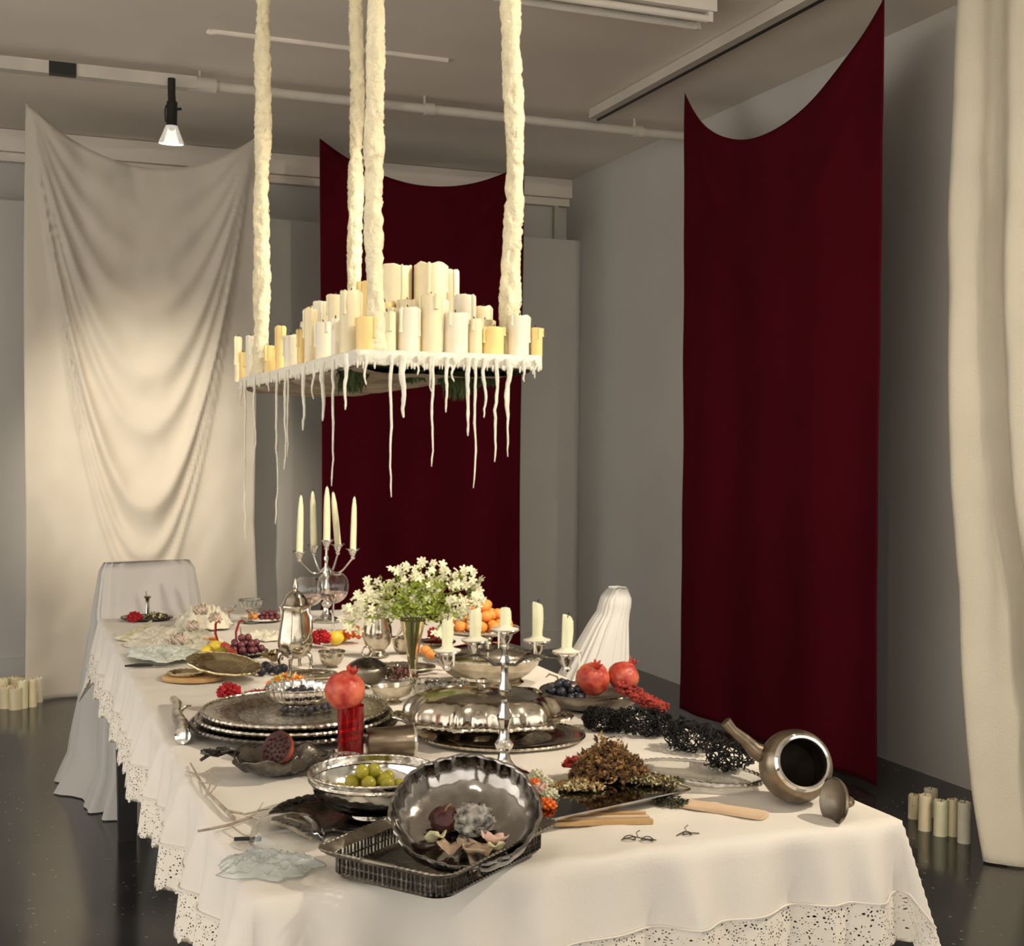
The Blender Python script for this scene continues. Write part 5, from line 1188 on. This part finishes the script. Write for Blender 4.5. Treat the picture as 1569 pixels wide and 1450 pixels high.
plate('far_plate', 'white plate of grapes and orange pieces at the far edge', T(402, 951), .08, M['enamel'], .010, rot=(0, 0, RY))
bunch('purple grapes on the white far plate', T(412, 950, TZ + .008), pile(16, .04, .03, .010, 2), .010, M['purplegrape'], 'pg2')
fruit('orange_piece', 'orange fruit piece left of the grapes on the white far plate', 388, 950, .019, M['orange'], z=TZ + .008, sc=(1.2, 1, .7), stalk=False)
plate('grape_plate', 'dark plate of purple grapes behind the leaning oval platter', T(368, 1003), .085, M['blacksilver'], .010, rot=(0, 0, RY))
bunch('purple grape bunch heaped on the dark grape plate', T(374, 1000, TZ + .008), pile(30, .055, .045, .0115, 3), .0115, M['purplegrape'], 'pg', [(0, 0, .04), (-.01, 0, .06), (-.012, 0, .08)])
for k, (a, b) in enumerate((((336, 976), (330, 952)), ((362, 974), (367, 950)))):
    q = T(a[0], a[1] + 14, TZ + .02); hk = PY(b[0], b[1], q.y) - q
    tag(MB().tube([Vector((0, 0, 0)), hk * .5 - R0 * .006, hk * .9, hk + R0 * .010, hk + R0 * .016 - Vector((0, 0, .008))], [.003, .004, .004, .003, .0015], 7).build('red_stalk', M['stemred'], loc=q), ['left', 'right'][k] + ' hooked dark red stalk above the grape plate', 'stalk', 'hooked red stalks')
plate('citrus_plate', 'small dark dish of citrus slices left of the purple grapes', T(313, 984), .05, M['darksilver'], .008, rot=(0, 0, RY))
for k in range(4):
    o = MB().lathe([(0, 0), (.016, 0), (.017, .002), (.016, .004), (0, .004)], 20).build('citrus_slice', M['orange'], loc=T(303 + k * 8, 983 - k, TZ + .009 + .003 * k), rot=(.35, .2 * (k % 2), RY + k))
    tag(o, f"orange citrus slice in the small dark dish, {ORD[k]} from the left", 'fruit slice', 'citrus slices')
plate('fruit_plate', 'black plate of yellow and coral fruit behind the oval platter', T(338, 1012), .075, M['blacksilver'], .010, rot=(0, 0, RY))
for k, (px, py, r_, mm, cn) in enumerate([(318, 1009, .020, 'lemon', 'yellow'), (330, 1003, .022, 'lemon', 'yellow'), (341, 1010, .018, 'greengrape', 'green'), (344, 1003, .019, 'pom', 'coral'), (355, 1011, .017, 'pom', 'coral')]):
    fruit('small_fruit', f"small {cn} fruit on the black fruit plate, {ORD[k]} from the left", px, py, r_, M[mm], z=TZ + .010, group='fruit on the black plate')
t = thing('gilt_leaf_spray', 'spray of pale gilt leaves left of the coffee pot', 'leaves', T(420, 1018), (0, 0, RY))
for k in range(16):
    a = rnd(0, 2 * PI); d = Vector((math.cos(a), math.sin(a), rnd(.1, .7))).normalized(); l = rnd(.04, .065); n = Vector((-math.sin(a), math.cos(a), 0)); up = d.cross(n)
    mb = MB().grid(lambda u, v: d * (l * v + .006) + n * ((u - .5) * .028 * math.sin(PI * min(.98, v + .04)) ** .8) + up * (.010 * math.sin(v * 2.5) + .006 * (2 * u - 1) ** 2) + Vector((0, 0, .006)), 4, 7)
    for v_ in mb.v: v_.z = max(.001, v_.z)
    mb.build('leaf', M['brass'], t, ang=None, solid=.0006)
# middle: red bloom, lemon, orange ruffle, white bowl
petal_ball('crimson_bloom', 'crimson ruffled bloom right of the coffee pot', 'flower', T(491, 992) + Vector((0, 0, .02)), .034, M['redpetal'], 70, .5)
fruit('lemon', 'yellow lemon between the crimson and orange blooms', 514, 988, .023, M['lemon'], sc=(1.25, 1, 1), amp=.03, stalk=False)
fruit('lemon', 'second yellow lemon lying behind the squat pot', 524, 984, .02, M['lemon'], sc=(1.2, 1, 1), amp=.03, stalk=False)
petal_ball('orange_bloom', 'vivid orange ruffled bloom left of the silver pitcher', 'flower', T(541, 986) + Vector((0, 0, .025)), .033, M['ruffle'], 90, .45)
bowl('small_silver_bowl', 'small silver footed bowl between the coffee pot and squat pot', T(508, 1022), .038, .045, M['silver'], foot=.45, rot=(0, 0, RY))
dried('dark_petals', 'dark dried petals scattered right of the squat pot', T(606, 1040, TZ + .008), .06, .04, .03, 260, ['dried', 'purplegrape', 'purplegrape'], RY)
petal_ball('red_bloom', 'small crimson bloom right of the vase among the mandarins', 'flower', T(668, 1002) + Vector((0, 0, .055)), .028, M['redpetal'], 50, .5)
plate('side_plate', 'silver side plate raised beneath the small crimson bloom', T(668, 1004), .06, M['silver'], .012, foot=.03, rot=(0, 0, RY))
for k, (px, py) in enumerate([(652, 1006), (660, 1012), (676, 1010), (684, 1004)]):
    o = obj('mandarin', ome, M['orange'], None, T(px, py, TZ + .042) + Vector((0, 0, .017)), scale=.017); tag(o, f"mandarin on the raised side plate, {ORD[k]} from the left", 'fruit', 'mandarins on the side plate')
dried('salad_leaves', 'green and brown leaf scraps between the vase and the covered dish', T(725, 1076), .06, .03, .018, 260, ['dried', 'moss', 'paleseed'], RY)
bowl('dark_ladle_bowl', 'small tarnished bowl at the foot of the vase', T(672, 1062), .036, .026, M['darksilver'], foot=.5, rot=(0, 0, RY))
plate('far_oval_tray', 'oval silver tray at the far edge right of the far candelabrum', T(600, 941), .07, M['engraved'], .012, 'tray', rot=(0, 0, RY), sx=1.2, sy=.7)

bowl('crystal_dish', 'cut crystal footed dish at the foot of the flower vase', T(655, 1074), .045, .05, M['glass'], lob=lambda t_: .05 * math.cos(16 * t_), foot=.45, nb=16, rot=(0, 0, RY))
bowl('crystal_dish', 'smaller cut crystal dish right of the vase before the tureen', T(693, 1066), .035, .035, M['glass'], lob=lambda t_: .05 * math.cos(14 * t_), foot=.5, nb=14, rot=(0, 0, RY))
sb = T(598, 1078); sbt = thing('sauce_boat', 'silver sauce boat between the round trays and the crystal dish', 'sauce boat', sb, (0, 0, RY + .3))
MB().lathe([(0, 0), (.022, 0), (.024, .003), (.014, .010), (.030, .022), (.038, .040), (.040, .046), (.037, .046), (.026, .024), (0, .016)], 36, MX(sc=(1.35, .85, 1)), mod=lambda th, i, r, z: (r * (1 + (.25 * max(0, math.cos(th)) ** 4 if z > .02 else 0)), z + (.010 * max(0, math.cos(th)) ** 4 if z > .03 else 0))).build('body', M['silver'], sbt)
MB().tube([(-.048, 0, .042), (-.066, 0, .052), (-.074, 0, .036), (-.060, 0, .020), (-.04, 0, .024)], .0035, 8).build('handle', M['silver'], sbt)

tag(MB().grid(heapfn(.085, .09, .004, 12, 26), 70, 30, closed=True).build('gauze_cloth', M['gauze'], ang=None, solid=.001, loc=T(408, 978), rot=(0, 0, .1)), 'crumpled ivory lace scrap behind the coffee pot', 'cloth')
plate('coffee_salver', 'round silver salver before the feet of the coffee pot', T(478, 1036), .07, M['silver'], .007, 'tray', rot=(0, 0, RY), sy=.8)
bowl('silver_cup', 'small two handled silver cup behind the vase', T(618, 1002), .036, .05, M['silver'], foot=.5, rot=(0, 0, RY), cat='cup')
